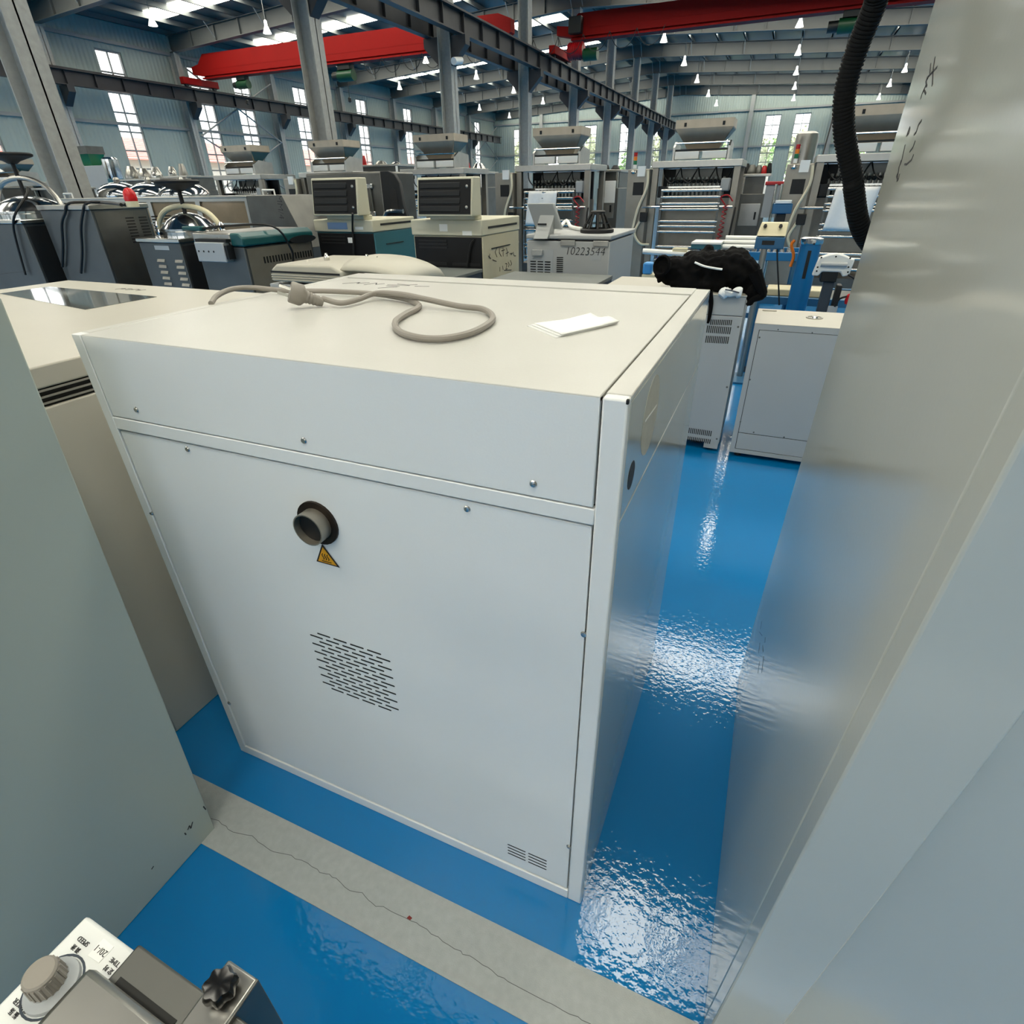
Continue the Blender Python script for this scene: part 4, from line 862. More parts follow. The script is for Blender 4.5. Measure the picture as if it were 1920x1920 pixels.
#--SECTION4--
# ================================================================== SACHET MACHINES WITH HOPPERS
def sachet(at, label, tower=True, cloth=False, blue=True, red=True, stack=True):
    X_,Y_ = at; W_,D_,T_ = 1.32,1.0,1.80
    t_ = thing('sachet_machine',label,'machine',(X_+W_/2,Y_+D_/2,0),'hopper fed sachet machines')
    for x in (X_,X_+W_-.09):
        for y in (Y_,Y_+D_-.09): B(x,x+.09,y,y+.09,.0,T_-.09).build('post','steel_warm',t_,smooth=False)
    B(X_-.02,X_+W_+.02,Y_-.02,Y_+D_+.02,T_-.09,T_).build('top_frame','steel',t_,bevel=.006)
    B(X_+.09,X_+W_-.09,Y_+.62,Y_+.66,.25,1.28).build('back_panel','steel_warm',t_,smooth=False)
    B(X_+.09,X_+W_-.09,Y_+.55,Y_+.60,1.28,T_-.10).build('dark_recess','black',t_,smooth=False)
    B(X_+.02,X_+W_-.02,Y_+.02,Y_+D_-.02,.10,.26).build('base_tray','steel_dark',t_,smooth=False)
    B(X_+.2,X_+W_-.2,Y_+.30,Y_+.42,1.40,1.52).build('cutter_bar','steel_dark',t_,smooth=False)
    nz = MB().cyl((X_+.24,Y_+.28,1.32),(X_+.24,Y_+.28,1.58),.02,n=8).build('nozzle','steel',t_)
    for k in range(1,14): inst(nz,t_,(.065*k,0,0))
    gp_ = MB().ball((X_+.24,Y_+.24,1.52),.03,8,5).build('nozzle_cap','charcoal',t_)
    for k in range(1,14): inst(gp_,t_,(.065*k,0,0))
    for k in range(4):
        xq = X_+.14+.27*k
        MB().tube([(xq,Y_+.2,T_-.10),(xq+.05,Y_+.12,1.58),(xq+.16,Y_+.10,1.50),(xq+.22,Y_+.2,1.62),(xq+.26,Y_+.22,T_-.10)],.010,n=5,sub=3).build('looped_cable','black',t_)
    B(X_+.12,X_+W_-.12,Y_+.20,Y_+.24,1.43,1.455).build('guide_bar','steel_bright',t_,smooth=False)
    B(X_+.10,X_+.22,Y_+.05,Y_+.25,1.30,1.46).build('valve_block','charcoal',t_,bevel=.01)
    B(X_+W_-.26,X_+W_-.12,Y_+.05,Y_+.22,1.38,1.56).build('regulator','grey_plastic',t_,bevel=.02)
    B(X_+.30,X_+W_-.30,Y_+.44,Y_+.50,1.30,1.70).build('lane_plate','steel_dark',t_,smooth=False)
    # web path: side plates and rollers
    for x in (X_+.20,X_+W_-.24): B(x,x+.03,Y_-.16,Y_-.12,.35,1.40).build('roller_rail','steel_dark',t_,smooth=False)
    rl = MB().cyl((X_+.20,Y_-.14,1.40),(X_+W_-.21,Y_-.14,1.40),.022,n=12).build('roller','steel_bright',t_)
    for z in (1.31,1.22,1.14,.97,.90,.82,.60,.54,.40): inst(rl,t_,(0,0,z-1.40))
    MB().cyl((X_-.10,Y_-.10,1.17),(X_+W_-.02,Y_-.10,1.17),.016,n=10).build('tie_bar','steel_bright',t_)
    if blue:
        for x in (X_+.26,X_+W_-.32): MB().cyl((x,Y_-.17,.22),(x,Y_-.17,.44),.022,n=10).build('blue_sleeve','blue_sleeve',t_); MB().cyl((x,Y_-.17,.44),(x,Y_-.17,.56),.01,n=8).build('sleeve_rod','steel_bright',t_)
    # hopper with lip, throat and two tray boxes
    hx0,hx1,hy0,hy1 = X_+.27,X_+1.12,Y_+.08,Y_+.62
    def fr(x0_,x1_,y0_,y1_,z0_,X0,X1,Y0_,Y1_,z1_): return MB().hexa([(x0_,y0_,z0_),(x1_,y0_,z0_),(x1_,y1_,z0_),(x0_,y1_,z0_),(X0,Y0_,z1_),(X1,Y0_,z1_),(X1,Y1_,z1_),(X0,Y1_,z1_)])
    hp = fr(hx0,hx1,hy0,hy1,2.22,hx0,hx1,hy0,hy1,2.33).build('hopper_rim','hopper_steel',t_,smooth=False)
    for x in (hx0+.13,hx1-.16): B(x,x+.035,hy0-.012,hy0,2.24,2.29).build('rim_catch','charcoal',hp,smooth=False)
    fr(hx0+.14,hx1-.14,hy0+.16,hy1-.14,2.03,hx0,hx1,hy0,hy1,2.22).build('hopper_cone','hopper_steel',t_,smooth=False)
    sp = [(hx1-.1253,hy0+.17,2.05),(hx1-.1253,hy1-.15,2.05),(hx1-.011,hy1-.02,2.205),(hx1-.011,hy0+.02,2.205)]
    MB().prism([(q[0]+.004,q[1],q[2]) for q in sp],(.003,0,0)).build('hopper_window','teal',t_,smooth=False)
    fr(hx0+.20,hx1-.20,hy0+.20,hy1-.18,1.93,hx0+.14,hx1-.14,hy0+.16,hy1-.14,2.03).build('hopper_throat','hopper_steel',t_,smooth=False)
    MB().cyl((hx0+.02,hy0+.02,2.03),(hx1-.02,hy0+.02,2.03),.012,n=8).build('dosing_rod','steel_bright',t_)
    for x in (hx0,hx1-.03): MB().prism([(x,hy0,T_),(x,hy1,T_),(x,hy1,2.02),(x,hy0+.16,2.06),(x,hy0,1.98)],(.03,0,0)).build('dosing_side','steel',t_,smooth=False)
    bx_ = B(hx0+.04,hx0+.40,hy0-.01,hy0+.10,T_+.02,T_+.12).build('tray_box','label_white',t_,bevel=.004); inst(bx_,t_,(.41,0,0))
    B(hx0+.04,hx1-.03,hy0+.0,hy0+.14,T_+.13,T_+.15).build('dosing_shaft','charcoal',t_,smooth=False)
    if tower:
        tx0,tx1 = X_-.37,X_-.03
        tw = B(tx0,tx1,Y_-.10,Y_+.35,.0,1.70).build('control_tower','steel_warm',t_,bevel=.008)
        B(tx0+.10,tx0+.27,Y_-.104,Y_-.098,1.34,1.52).build('touch_screen','black',tw,smooth=False)
        B(tx0+.16,tx0+.28,Y_-.14,Y_-.10,1.60,1.74).build('paper_card','label_white',tw,smooth=False)
        B(tx0+.26,tx0+.38,Y_-.16,Y_-.10,.96,1.10).build('drive_box','black',tw,bevel=.01)
        if stack:
            for k,(mt_) in enumerate(('label_white','green_plastic','orange_plastic','red_plastic')):
                MB().cyl((tx0+.09,Y_-.05,1.71+.055*k),(tx0+.09,Y_-.05,1.762+.055*k),.028,n=12).build('signal_segment',mt_,tw)
            MB().lathe([(.035,-.02),(.05,0),(.035,.03)],(tx0+.09,Y_-.11,1.66),12).build('signal_foot','steel_bright',tw)
        MB().tube([(tx0+.32,Y_-.12,1.68),(tx0+.33,Y_-.14,1.45),(tx0+.22,Y_-.16,1.15),(tx0+.16,Y_-.16,.85),(tx0+.10,Y_-.15,.62)],.02,n=8,sub=4).build('feed_hose','hose_cream',t_)
        MB().tube([(tx0+.28,Y_-.13,1.0),(tx0+.20,Y_-.17,.8),(tx0+.30,Y_-.15,.64),(tx0+.45,Y_-.12,.62)],.02,n=8,sub=4).build('return_hose','hose_cream',t_)
        MB().lathe([(.03,0),(.045,.03),(.02,.08)],(tx0+.08,Y_-.15,.55),10).build('hose_coupling','black',t_)
    if red:
        for j in range(2):
            pts = []
            for k in range(140): an = k*2*math.pi/9; z_ = 1.20-.95*k/139; pts.append((X_+W_-.12-.10*(1-z_)+.10*j*(1-z_)+.03*math.cos(an),Y_-.20+.03*math.sin(an),z_))
            MB().tube(pts,.006,n=4).build('coiled_air_hose','hose_red',t_)
        MB().tube([(X_+W_-.12,Y_-.18,1.2),(X_+W_-.2,Y_-.2,1.3),(X_+W_-.1,Y_-.22,1.33),(X_+W_-.02,Y_-.2,1.25)],.012,n=5,sub=4).build('air_hose_loop','hose_red',t_)
        MB().tube([(X_+W_+.02,Y_-.06,1.16),(X_+W_+.02,Y_-.1,1.10),(X_+W_-.0,Y_-.1,.72),(X_+W_-.08,Y_-.08,.70)],.016,n=6).build('door_pull','black',t_)
    if cloth:
        mb = MB(); N = 10; V = []
        for i in range(N+1):
            for j in range(N+1):
                u_,v2 = i/N,j/N; V.append((X_+.30-.05*v2+u_*.52,Y_-.175-.02*math.sin(u_*9+v2*2)-.02*v2,1.42-.52*v2))
        o = mb.add(V,[(i*(N+1)+j,(i+1)*(N+1)+j,(i+1)*(N+1)+j+1,i*(N+1)+j+1) for i in range(N) for j in range(N)]).build('film_sheet','paper',t_); so = o.modifiers.new('s','SOLIDIFY'); so.thickness = .003
    return t_
YS = 9.75; XS = -1.91; ST = 2.36
sachet((XS,YS),'hopper fed sachet machine with signal tower and red coiled hoses, behind the black jacket')
sachet((XS-ST,YS),'hopper fed sachet machine with a white film sheet, behind the grey white chiller',cloth=True,stack=False,blue=False)
sachet((XS-2*ST,YS),'hopper fed sachet machine behind the beige sided cooling unit',tower=False,red=False,blue=False)
sachet((XS-3*ST-.08,YS),'hopper fed sachet machine left of the teal sided cooling unit',tower=True,red=False,blue=False,stack=False)
sachet((XS-4*ST-.1,YS),'hopper fed sachet machine under the paired wall windows',tower=False,red=False,blue=False)
sachet((XS+ST-.02,YS-.55),'hopper fed sachet machine half hidden by the black hose and tall cabinet',cloth=True,red=False)
sachet((-19.9,YS+.1),'hopper fed sachet machine at the far left behind the nearest column',tower=False,red=False,blue=False)
# ---- steel storage tank and helpers between them
p = PY(1507,290,11.0)
tk = thing('storage_tank','tall polished steel tank behind the rightmost signal tower','tank',(p.x,11.0,0)); zt = PY(1507,247,11.0).z; r_ = .17
MB().lathe([(r_*.8,.25),(r_,.4),(r_,zt-.09),(r_*.93,zt-.03),(r_*.6,zt),(.0,zt+.005)],(p.x,11,0),24).build('shell','steel',tk)
for k in range(3):
    an = 2.1*k; MB().cyl((p.x+.13*math.cos(an),11+.13*math.sin(an),0),(p.x+.13*math.cos(an),11+.13*math.sin(an),.42),.02,n=8).build('leg','steel_dark',tk)
# ---- bench machines further back, seen through the gaps
def backbox(label, px0, px1, pyt, y, mt, d=.6, shelf=None, items=()):
    a,b_ = PY(px0,pyt,y).x,PY(px1,pyt,y).x; zt = PY((px0+px1)/2,pyt,y).z
    t_ = thing('process_machine',label,'machine',((a+b_)/2,y+d/2,0),'process machines in the back rows')
    bd = B(a,b_,y,y+d,.08,zt-.30).build('body',mt,t_,bevel=.008)
    B(a+.02,b_-.02,y+.10,y+d-.02,zt-.30,zt-.04).build('upper_housing','steel_dark',t_,smooth=False)
    B(a-.02,b_+.02,y-.02,y+d,zt-.04,zt).build('top_shelf','steel',t_,bevel=.005)
    for x in (a+.02,b_-.06):
        for yy in (y+.01,y+d-.05): B(x,x+.04,yy,yy+.04,0,.08).build('foot','black',t_)
        B(x,x+.04,y,y+.04,zt-.30,zt-.04).build('corner_post','steel_bright',t_,smooth=False)
    B(a+.06,b_-.06,y-.006,y,zt-.80,zt-.45).build('door','steel',bd,bevel=.003); B(b_-.14,b_-.11,y-.03,y-.006,zt-.70,zt-.58).build('handle','black',bd)
    for (u_,w_,h_,m_) in items:
        x = a+(b_-a)*u_; MB().lathe([(w_,0),(w_*1.05,h_*.2),(w_*.8,h_*.6),(w_*.5,h_)],(x,y+.15,zt),12).build('fitting',m_,t_)
    return t_
backbox('stainless bench machine with red and dark fittings under the end windows',1392,1444,326,11.3,'steel_dark',.7,items=((.1,.06,.16,'charcoal'),(.3,.09,.14,'steel_dark'),(.55,.07,.13,'steel_dark'),(.75,.06,.12,'red_plastic'),(.92,.05,.16,'charcoal')))
pm = backbox('grey steel process machine with hanging papers, left of the signal tower',1122,1162,318,11.2,'steel_dark',.8,items=((.3,.05,.08,'charcoal'),(.7,.08,.07,'charcoal')))
p = PY(1138,335,11.15); B(p.x-.02,p.x+.18,11.12,11.14,1.2,1.56).build('hanging_paper','label_white',pm,smooth=False)
backbox('grey steel process machine with a red beacon beside the third sachet machine',865,905,322,12.2,'steel_dark',.8,items=((.2,.05,.18,'red_plastic'),(.7,.16,.16,'steel_bright')))
backbox('pale process machine with a hose and beacon left of the third hopper',655,745,309,12.4,'grey_plastic',.8,items=((.25,.05,.2,'red_plastic'),(.6,.14,.08,'steel'),(.9,.1,.05,'steel_bright')))
backbox('low steel process machine behind the polished kettles',225,300,335,9.4,'steel_dark',.8,items=((.2,.16,.25,'steel'),(.5,.14,.2,'steel'),(.8,.12,.22,'steel_bright')))
backbox('low steel process machine between the kettles and the fourth hopper',300,350,330,10.4,'steel_dark',.8,items=((.3,.1,.2,'steel_bright'),(.7,.1,.25,'steel')))
backbox('steel process machine standing behind the nearest column',60,112,352,7.4,'paint_grey',.7,items=((.6,.1,.1,'charcoal'),))
backbox('steel process machine behind the far left pot mixer',-80,-10,350,7.0,'charcoal',.7,items=((.5,.12,.12,'charcoal'),))
# red-topped trolley and filler column near the end windows
y = 10.2; a,b_ = PY(1436,338,y).x,PY(1482,338,y).x; z = PY(1460,340,y).z
tr = thing('red_trolley','grey trolley with a red top edge in front of the end windows','trolley',((a+b_)/2,y+.3,0))
B(a,b_,y,y+.6,z-.05,z).build('top_edge','red_plastic',tr,bevel=.01); B(a+.02,b_-.02,y+.02,y+.58,z-.5,z-.05).build('bin','grey_plastic',tr,smooth=False)
for x in (a+.03,b_-.03):
    for yy in (y+.05,y+.55): MB().cyl((x,yy,0),(x,yy,z-.5),.02,n=8).build('leg','steel',tr)
y = 8.6; p = PY(1452,405,y)
fc_ = thing('filling_head','blue and white filling head on two steel rods near the red trolley','machine',(p.x,y,0))
for dx in (-.05,.02): MB().cyl((p.x+dx,y,.02),(p.x+dx,y,PY(1452,345,y).z),.018,n=8).build('rod','steel_bright',fc_)
B(p.x-.04,p.x+.20,y-.08,y+.08,1.12,1.24).build('head','blue_frame',fc_,bevel=.01); B(p.x-.02,p.x+.18,y-.09,y-.02,1.24,1.28).build('head_cap','white_plastic',fc_,bevel=.006); B(p.x-.12,p.x+.24,y-.15,y+.15,0,.05).build('base','charcoal',fc_,bevel=.005)
B(p.x+.02,p.x+.14,y-.05,y+.05,.85,1.12).build('pump_body','black',fc_,bevel=.01)
# small green hopper and steel cylinder against the window wall
p = PY(162,275,14.0)
gh = thing('green_hopper','small hopper with a green cone beside the nearest column','hopper',(p.x,14,0)); z = p.z
B(p.x-.38,p.x+.38,13.7,14.3,z-.22,z).build('rim','steel_dark',gh,smooth=False); MB().hexa([(p.x-.2,13.85,z-.55),(p.x+.2,13.85,z-.55),(p.x+.2,14.15,z-.55),(p.x-.2,14.15,z-.55),(p.x-.36,13.72,z-.22),(p.x+.36,13.72,z-.22),(p.x+.36,14.28,z-.22),(p.x-.36,14.28,z-.22)]).build('cone','green_plastic',gh,smooth=False)
B(p.x-.5,p.x+.9,13.75,14.25,.0,z-.55).build('machine_body','paint_grey',gh,bevel=.01)
p = PY(204,295,12.5); z = p.z
cy = thing('steel_cylinder','upright chrome cylinder with a blue band left of the tall window','cylinder',(p.x,12.5,0)); MB().lathe([(.20,z-.75),(.22,z-.70),(.22,z-.05),(.16,z)],(p.x,12.5,0),18).build('shell','chrome',cy); MB().lathe([(.225,z-.74),(.225,z-.55)],(p.x,12.5,0),18).build('band','teal',cy); MB().lathe([(.08,0),(.08,z-.74)],(p.x,12.5,0),10).build('pedestal','steel_dark',cy)
# ================================================================== RIGHT AISLE
# ---- pale cabinet with louvre slots, jacket on top
y = 2.83; a,b_ = -.80,.034; zt = PY(1393,556,y).z
vc = thing('vented_cabinet','pale grey cabinet with rows of upright vent slots, under the black jacket','cabinet',((a+b_)/2,y+.27,0))
zs = PY(1360,592,y).z; z0_ = PY(1340,842,y).z
bd = B(a,b_,y,y+.55,.055,zs-.0015).build('body','paint_grey',vc,bevel=.003)
hd2 = B(a,b_,y,y+.55,zs+.0015,zt-.004).build('head','paint_grey',vc,bevel=.003)
B(a-.002,b_+.002,y-.002,y+.552,zt-.004,zt+.006).build('top_sheet','paint_cream',vc,bevel=.003)
B(b_-.09,b_-.005,y+.0,y+.07,.018,.056).build('corner_foot','paint_grey',vc); 
for x in (a+.06,b_-.05):
    for yy in (y+.05,y+.48): MB().cyl((x,yy,0),(x,yy,.055),.022,n=10).build('rubber_foot','black',vc)
def vs_row(px0,py0,px1,py1,n,h):
    p0 = PY(px0,py0,y); p1 = PY(px1,py1,y); st = (p1-p0)/(n-1)
    s_ = B(p0.x-.0028,p0.x+.0028,y-.001,y+.0005,p0.z-h/2,p0.z+h/2).build('vent_slot','gap',bd,smooth=False)
    for k in range(1,n): inst(s_,bd,st*k)
vs_row(1333,604,1371,605,12,.030); vs_row(1326,617,1369,620,13,.040); vs_row(1324,636,1365,638,13,.040)
vs_row(1292,807,1333,813,13,.036); vs_row(1290,822,1331,828,13,.030)
for q in ((1384,613),(1363,726),(1344,823)): p = PY(*q,y); MB().lathe([(.006,0),(.005,.002),(.001,.003)],(p.x,y,p.z),10,(0,-1,0)).build('screw','steel_dark',bd)
ZJ = zt+.006
# ---- black jacket thrown over it
jk = thing('jacket','crumpled black jacket with a pale zip line thrown over the vented cabinet','jacket',(-.16,y+.22,ZJ))
def jp(px,py,yy): return PY(px,py,yy)
mb = MB()
for (px,py,yy,r_,sq) in [(1262,508,2.98,.085,(1.0,1.0,.95)),(1285,512,2.98,.10,(1.1,1.0,.85)),(1310,508,3.0,.105,(1.1,1.2,.95)),(1345,505,3.0,.11,(1.1,1.2,.9)),(1375,503,2.98,.105,(1.0,1.2,.95)),(1395,512,2.96,.09,(.9,1.1,1.0)),(1300,488,3.05,.06,(1.2,1,.9)),(1325,480,3.08,.05,(.8,1,1.3)),(1380,484,3.02,.07,(1.2,1,.8)),(1290,532,2.92,.08,(1.3,.8,.5)),(1330,532,2.92,.08,(1.3,.8,.5)),(1405,535,2.93,.06,(.7,.8,1.2)),(1412,550,2.86,.05,(.7,.6,1.2)),(1418,540,2.88,.045,(.8,.7,1.0)),(1244,508,2.95,.065,(.8,1,1.1))]:
    p = jp(px,py,yy); p.z = max(p.z, ZJ+.02) if px < 1396 else p.z; mb.ball(p,r_,14,9,sq)
o = mb.build('fabric','jacket',jk)
rm = o.modifiers.new('r','REMESH'); rm.mode = 'VOXEL'; rm.voxel_size = .012; rm.use_smooth_shade = True
sm = o.modifiers.new('sm','SMOOTH'); sm.factor = .6; sm.iterations = 4
tx = bpy.data.textures.new('folds','CLOUDS'); tx.noise_scale = .06; ds = o.modifiers.new('d','DISPLACE'); ds.texture = tx; ds.strength = .035; ds.mid_level = .5
tx2 = bpy.data.textures.new('folds2','CLOUDS'); tx2.noise_scale = .03; ds = o.modifiers.new('d2','DISPLACE'); ds.texture = tx2; ds.strength = .02; ds.mid_level = .5
MB().tube([jp(1303,492,2.86),jp(1320,499,2.85),jp(1340,503,2.85),jp(1354,505,2.86)],.006,n=6,sub=4).build('zip_line','label_white',jk)
MB().tube([jp(1416,510,2.84),jp(1425,535,2.83),jp(1430,553,2.83),jp(1412,562,2.83),jp(1400,572,2.82)],lambda t: .035*(1-.75*t),n=10,sub=4).build('hanging_cuff','jacket',jk)
MB().tube([PY(1331,548,y-.012),PY(1333,570,y-.012),PY(1330,595,y-.012),PY(1327,606,y-.012)],lambda t: .016*(1-.6*t),n=8,sub=4).build('hanging_strap','jacket',jk)
MB().lathe([(.045,0),(.06,.03),(.05,.04),(.038,.02)],jp(1246,500,2.90),18,(-.5,-1,.3)).build('sleeve_opening','jacket',jk)
# ---- white cloth beside it
tw = prop('towel','white cloth with dark piping hanging beside the black jacket','towel',MB().tube([PY(1352,556,y-.02),PY(1360,548,y-.01),PY(1370,552,y-.02),PY(1380,548,y-.015),PY(1390,549,y-.01)],lambda t: .022+.008*math.sin(9*t),n=12,sub=5),'towel')
MB().tube([PY(1360,543,y-.04),PY(1372,545,y-.045),PY(1386,549,y-.04)],.004,n=6,sub=3).build('piping','navy_side',tw)
# ---- pale cabinet right of it
y = 2.79; a = .104; b_ = .90; zt = PY(1425,606,y).z; Yb = PZ(1437,579,zt).y
pc = thing('steel_cabinet','pale grey cabinet with screwed service panel beside the tall glossy cabinet','cabinet',((a+b_)/2,y+.3,0))
bd = B(a,b_,y+.006,Yb,.03,zt-.004).build('body','paint_grey',pc,bevel=.003)
zq = PY(1400,813,y).z
mb = MB(); mb.box(a,a+.028,y,y+.012,.03,zt-.004); mb.box(b_-.028,b_,y,y+.012,.03,zt-.004); mb.box(a+.028,b_-.028,y,y+.012,zt-.035,zt-.004); mb.box(a+.028,b_-.028,y,y+.012,.03,.055); mb.build('front_frame','paint_grey',pc,smooth=False)
up_ = B(a+.031,b_-.031,y+.002,y+.010,zq+.002,zt-.038).build('service_panel','paint_grey',pc,bevel=.001); B(a+.031,b_-.031,y+.002,y+.010,.058,zq-.002).build('service_panel','paint_grey',pc,bevel=.001)
B(a+.02,b_-.02,y+.005,y+.0065,.05,zt-.03).build('panel_gap','gap',pc,smooth=False)
B(a-.001,b_+.001,y-.001,Yb+.001,zt-.004,zt).build('top_sheet','paint_cream',pc,bevel=.002)
for q in ((1459,618),(1523,624),(1424,633),(1406,712),(1388,791),(1413,811),(1470,820)): p = PY(*q,y); MB().lathe([(.005,0),(.004,.002),(.001,.003)],(p.x,y+.002,p.z),10,(0,-1,0)).build('screw','steel_dark',up_)
p = PZ(1527,596,zt); MB().ring((p.x,p.y,zt),(p.x,p.y,zt+.004),.045,.036,24).build('lid_ring','steel',pc); MB().lathe([(.02,0),(.015,.008),(.0,.01)],(p.x,p.y,zt),14).build('lid_knob','chrome',pc)
p = PZ(1440,580,zt); B(p.x-.03,p.x+.05,p.y-.06,p.y-.02,zt,zt+.006).build('hinge_plate','paint_cream',pc)
for x in (a+.05,b_-.05):
    for yy in (y+.05,Yb-.05): MB().cyl((x,yy,0),(x,yy,.03),.02,n=10).build('rubber_foot','black',pc)
# ---- blue conveyor line
y = 5.4; a = PY(1297,470,y).x; b_ = PY(1482,465,y).x; z = PY(1390,472,y).z
cv = thing('blue_conveyor','blue framed roller conveyor behind the black jacket','conveyor',((a+b_)/2,y+.25,0))
for yy in (y,y+.5): B(a,b_+.15,yy,yy+.04,z-.07,z).build('side_beam','blue_paint',cv,bevel=.004)
rl = MB().cyl((a+.06,y+.04,z-.02),(a+.06,y+.5,z-.02),.024,n=10).build('roller','steel_bright',cv)
for k in range(1,14): inst(rl,cv,((b_-a)/14*k,0,0))
for x in (a+.08,b_+.05):
    for yy in (y+.01,y+.5): B(x,x+.05,yy,yy+.05,.0,z-.07).build('leg','blue_frame',cv,smooth=False)
B(a+.08,b_+.1,y+.24,y+.27,.30,.35).build('cross_tie','blue_frame',cv,smooth=False)
xa,xb = PY(1354,455,y).x,PY(1420,455,y).x; zz = PY(1390,466,y).z
for k in range(3): MB().cyl((xa,y+.1+.12*k,z+.03+.03*k),(xb,y+.1+.12*k,z+.03+.03*k),.022,n=10).build('guide_tube','label_white',cv)
xa2 = PY(1296,463,y).x; xb2 = PY(1352,463,y).x
B(xa2,xb2,y-.03,y+.3,z+.015,z+.06).build('teal_guard','teal',cv,bevel=.006); B(xa2,xb2,y-.035,y+.3,z+.06,z+.075).build('guard_lip','white_plastic',cv,smooth=False)
p = PY(1330,477,y); B(p.x-.03,p.x+.05,y-.034,y-.03,p.z-.02,p.z+.02).build('guard_label','label_white',cv,smooth=False)
# white roller bench to its left
y = 5.9; a = PY(1206,468,y).x; b_ = PY(1298,475,y).x; z = PY(1250,472,y).z
wb_ = thing('roller_bench','low bench with a white tube and pale blue boxes behind the vented cabinet','bench',((a+b_)/2,y+.2,0))
MB().cyl((a,y,z),(b_,y,z-.02),.028,n=10).build('white_tube','label_white',wb_); B(a,b_,y+.05,y+.4,z-.28,z-.24).build('bench_top','brass_cream',wb_,bevel=.004)
for x in (a+.05,b_-.05):
    for yy in (y+.08,y+.36): B(x-.02,x+.02,yy-.02,yy+.02,0,z-.28).build('leg','blue_frame',wb_)
B(a+.0,a+.10,y+.06,y+.2,z-.24,z-.12).build('pale_blue_box','blue_light',wb_,bevel=.02); B(a+.2,a+.5,y+.06,y+.25,z-.24,z-.14).build('pale_blue_box','blue_light',wb_,bevel=.02)
MB().cyl((a+.33,y+.02,z-.13),(a+.33,y+.02,z),.012,n=6).build('bracket_rod','steel',wb_); B(a+.30,a+.42,y+.0,y+.06,z-.18,z-.10).build('bracket_block','steel_warm',wb_,bevel=.006)
p = PY(1270,470,y); B(p.x-.05,p.x+.10,y-.02,y+.06,z-.05,z+.04).build('cream_block','brass_cream',wb_,bevel=.006)
# ---- control box on a pole
y = 4.5; a,b_ = PY(1419,440,y).x,PY(1474,440,y).x; zt = PY(1448,417,y).z; zb = PY(1446,466,y).z; zm2 = PY(1446,442,y).z
ct = thing('control_box','cream and blue control box on a steel pole behind the pale cabinet','control box',((a+b_)/2,y,0))
MB().hexa([(a,y-.06,zm2),(b_,y-.06,zm2),(b_,y+.08,zm2),(a,y+.08,zm2),(a+.02,y+.0,zt),(b_-.0,y+.0,zt),(b_,y+.08,zt),(a+.02,y+.08,zt)]).build('sloping_panel','brass_cream',ct,bevel=.006)
B(a,b_,y-.06,y+.08,zb,zm2-.006).build('housing','blue_frame',ct,bevel=.006); B(a+.05,b_-.07,y-.064,y-.06,zb+.03,zm2-.03).build('dark_window','black',ct,smooth=False)
for x in (a+.05,b_-.05): MB().lathe([(.014,0),(.012,.02),(.004,.022)],(x,y-.03,(zm2+zt)/2+.02),10,(0,-1,.4)).build('knob','black',ct)
xc_ = (a+b_)/2-.03; MB().cyl((xc_,y,.02),(xc_,y,zb),.025,n=12).build('pole','steel',ct); MB().lathe([(.16,0),(.16,.015),(.03,.03)],(xc_,y,0),20).build('foot','blue_frame',ct)
cable('black cable dropping from the cream and blue control box',[PY(1457,465,y-.05),PY(1458,500,y-.06),PY(1460,540,y-.06),PY(1461,572,y-.05)],.006)
# ---- blue post with chrome cap
y = 4.6; c0 = PY(1517,452,y); c1 = PY(1497,578,y); x = (c0.x+c1.x)/2
bpst = thing('blue_post','thick blue pneumatic post with chrome cap behind the pale cabinet','post',(x,y,0))
MB().lathe([(.075,.02),(.075,c0.z-.02)],(x,y,0),20).build('post','blue_paint',bpst); MB().lathe([(.08,c0.z-.02),(.085,c0.z-.01),(.085,c0.z+.02),(.06,c0.z+.03)],(x,y,0),20).build('cap','chrome',bpst); MB().lathe([(.14,0),(.14,.02),(.08,.03)],(x,y,0),20).build('base','blue_frame',bpst)
B(x-.012,x+.012,y-.080,y-.072,c0.z-.26,c0.z-.06).build('key_slot','charcoal',bpst,smooth=False); B(x-.03,x+.03,y-.078,y-.07,.38,.42).build('lower_slot','black',bpst,smooth=False)
cable('orange cable bundled beside the chrome cap of the blue post',[PY(1490,450,y+.05),PY(1484,460,y+.05),PY(1488,480,y+.05),PY(1482,500,y+.05)],.012,'orange_plastic')
# ---- white curved display on grey stand
y = 4.2; a,b_ = PY(1530,495,y).x,PY(1597,495,y).x; zt = PY(1565,475,y).z; zb = PY(1565,512,y).z
wd = thing('display_stand','white curved display head on a grey stand near the tall glossy cabinet','display',((a+b_)/2,y,0))
N = 10; top = [(a+.01+(b_-a-.02)*k/N,y-.03,zt-.03+.03*math.sin(math.pi*k/N)) for k in range(N+1)]
MB().prism([(a-.01,y-.03,zb-.02),(a+.03,y-.03,zb-.02),(a+.05,y-.03,zb+.01),(b_-.06,y-.03,zb+.01),(b_-.04,y-.03,zb-.02),(b_,y-.03,zb-.01),(b_+.01,y-.03,zt-.03)]+top[::-1],(0,.08,0)).build('head','white_plastic',wd,bevel=.008)
MB().cyl((a+.03,y-.035,(zt+zb)/2-.005),(b_-.03,y-.035,(zt+zb)/2-.005),.015,n=10).build('grip_bar','grey_plastic',wd)
for k,(u_,z_) in enumerate(((.1,.8),(.5,.86),(.9,.8),(.06,.3),(.92,.35),(.06,.1),(.94,.1))): MB().cyl((a+(b_-a)*u_,y-.034,zb+(zt-zb)*z_),(a+(b_-a)*u_,y-.030,zb+(zt-zb)*z_),.006,n=8).build('screw','charcoal',wd)
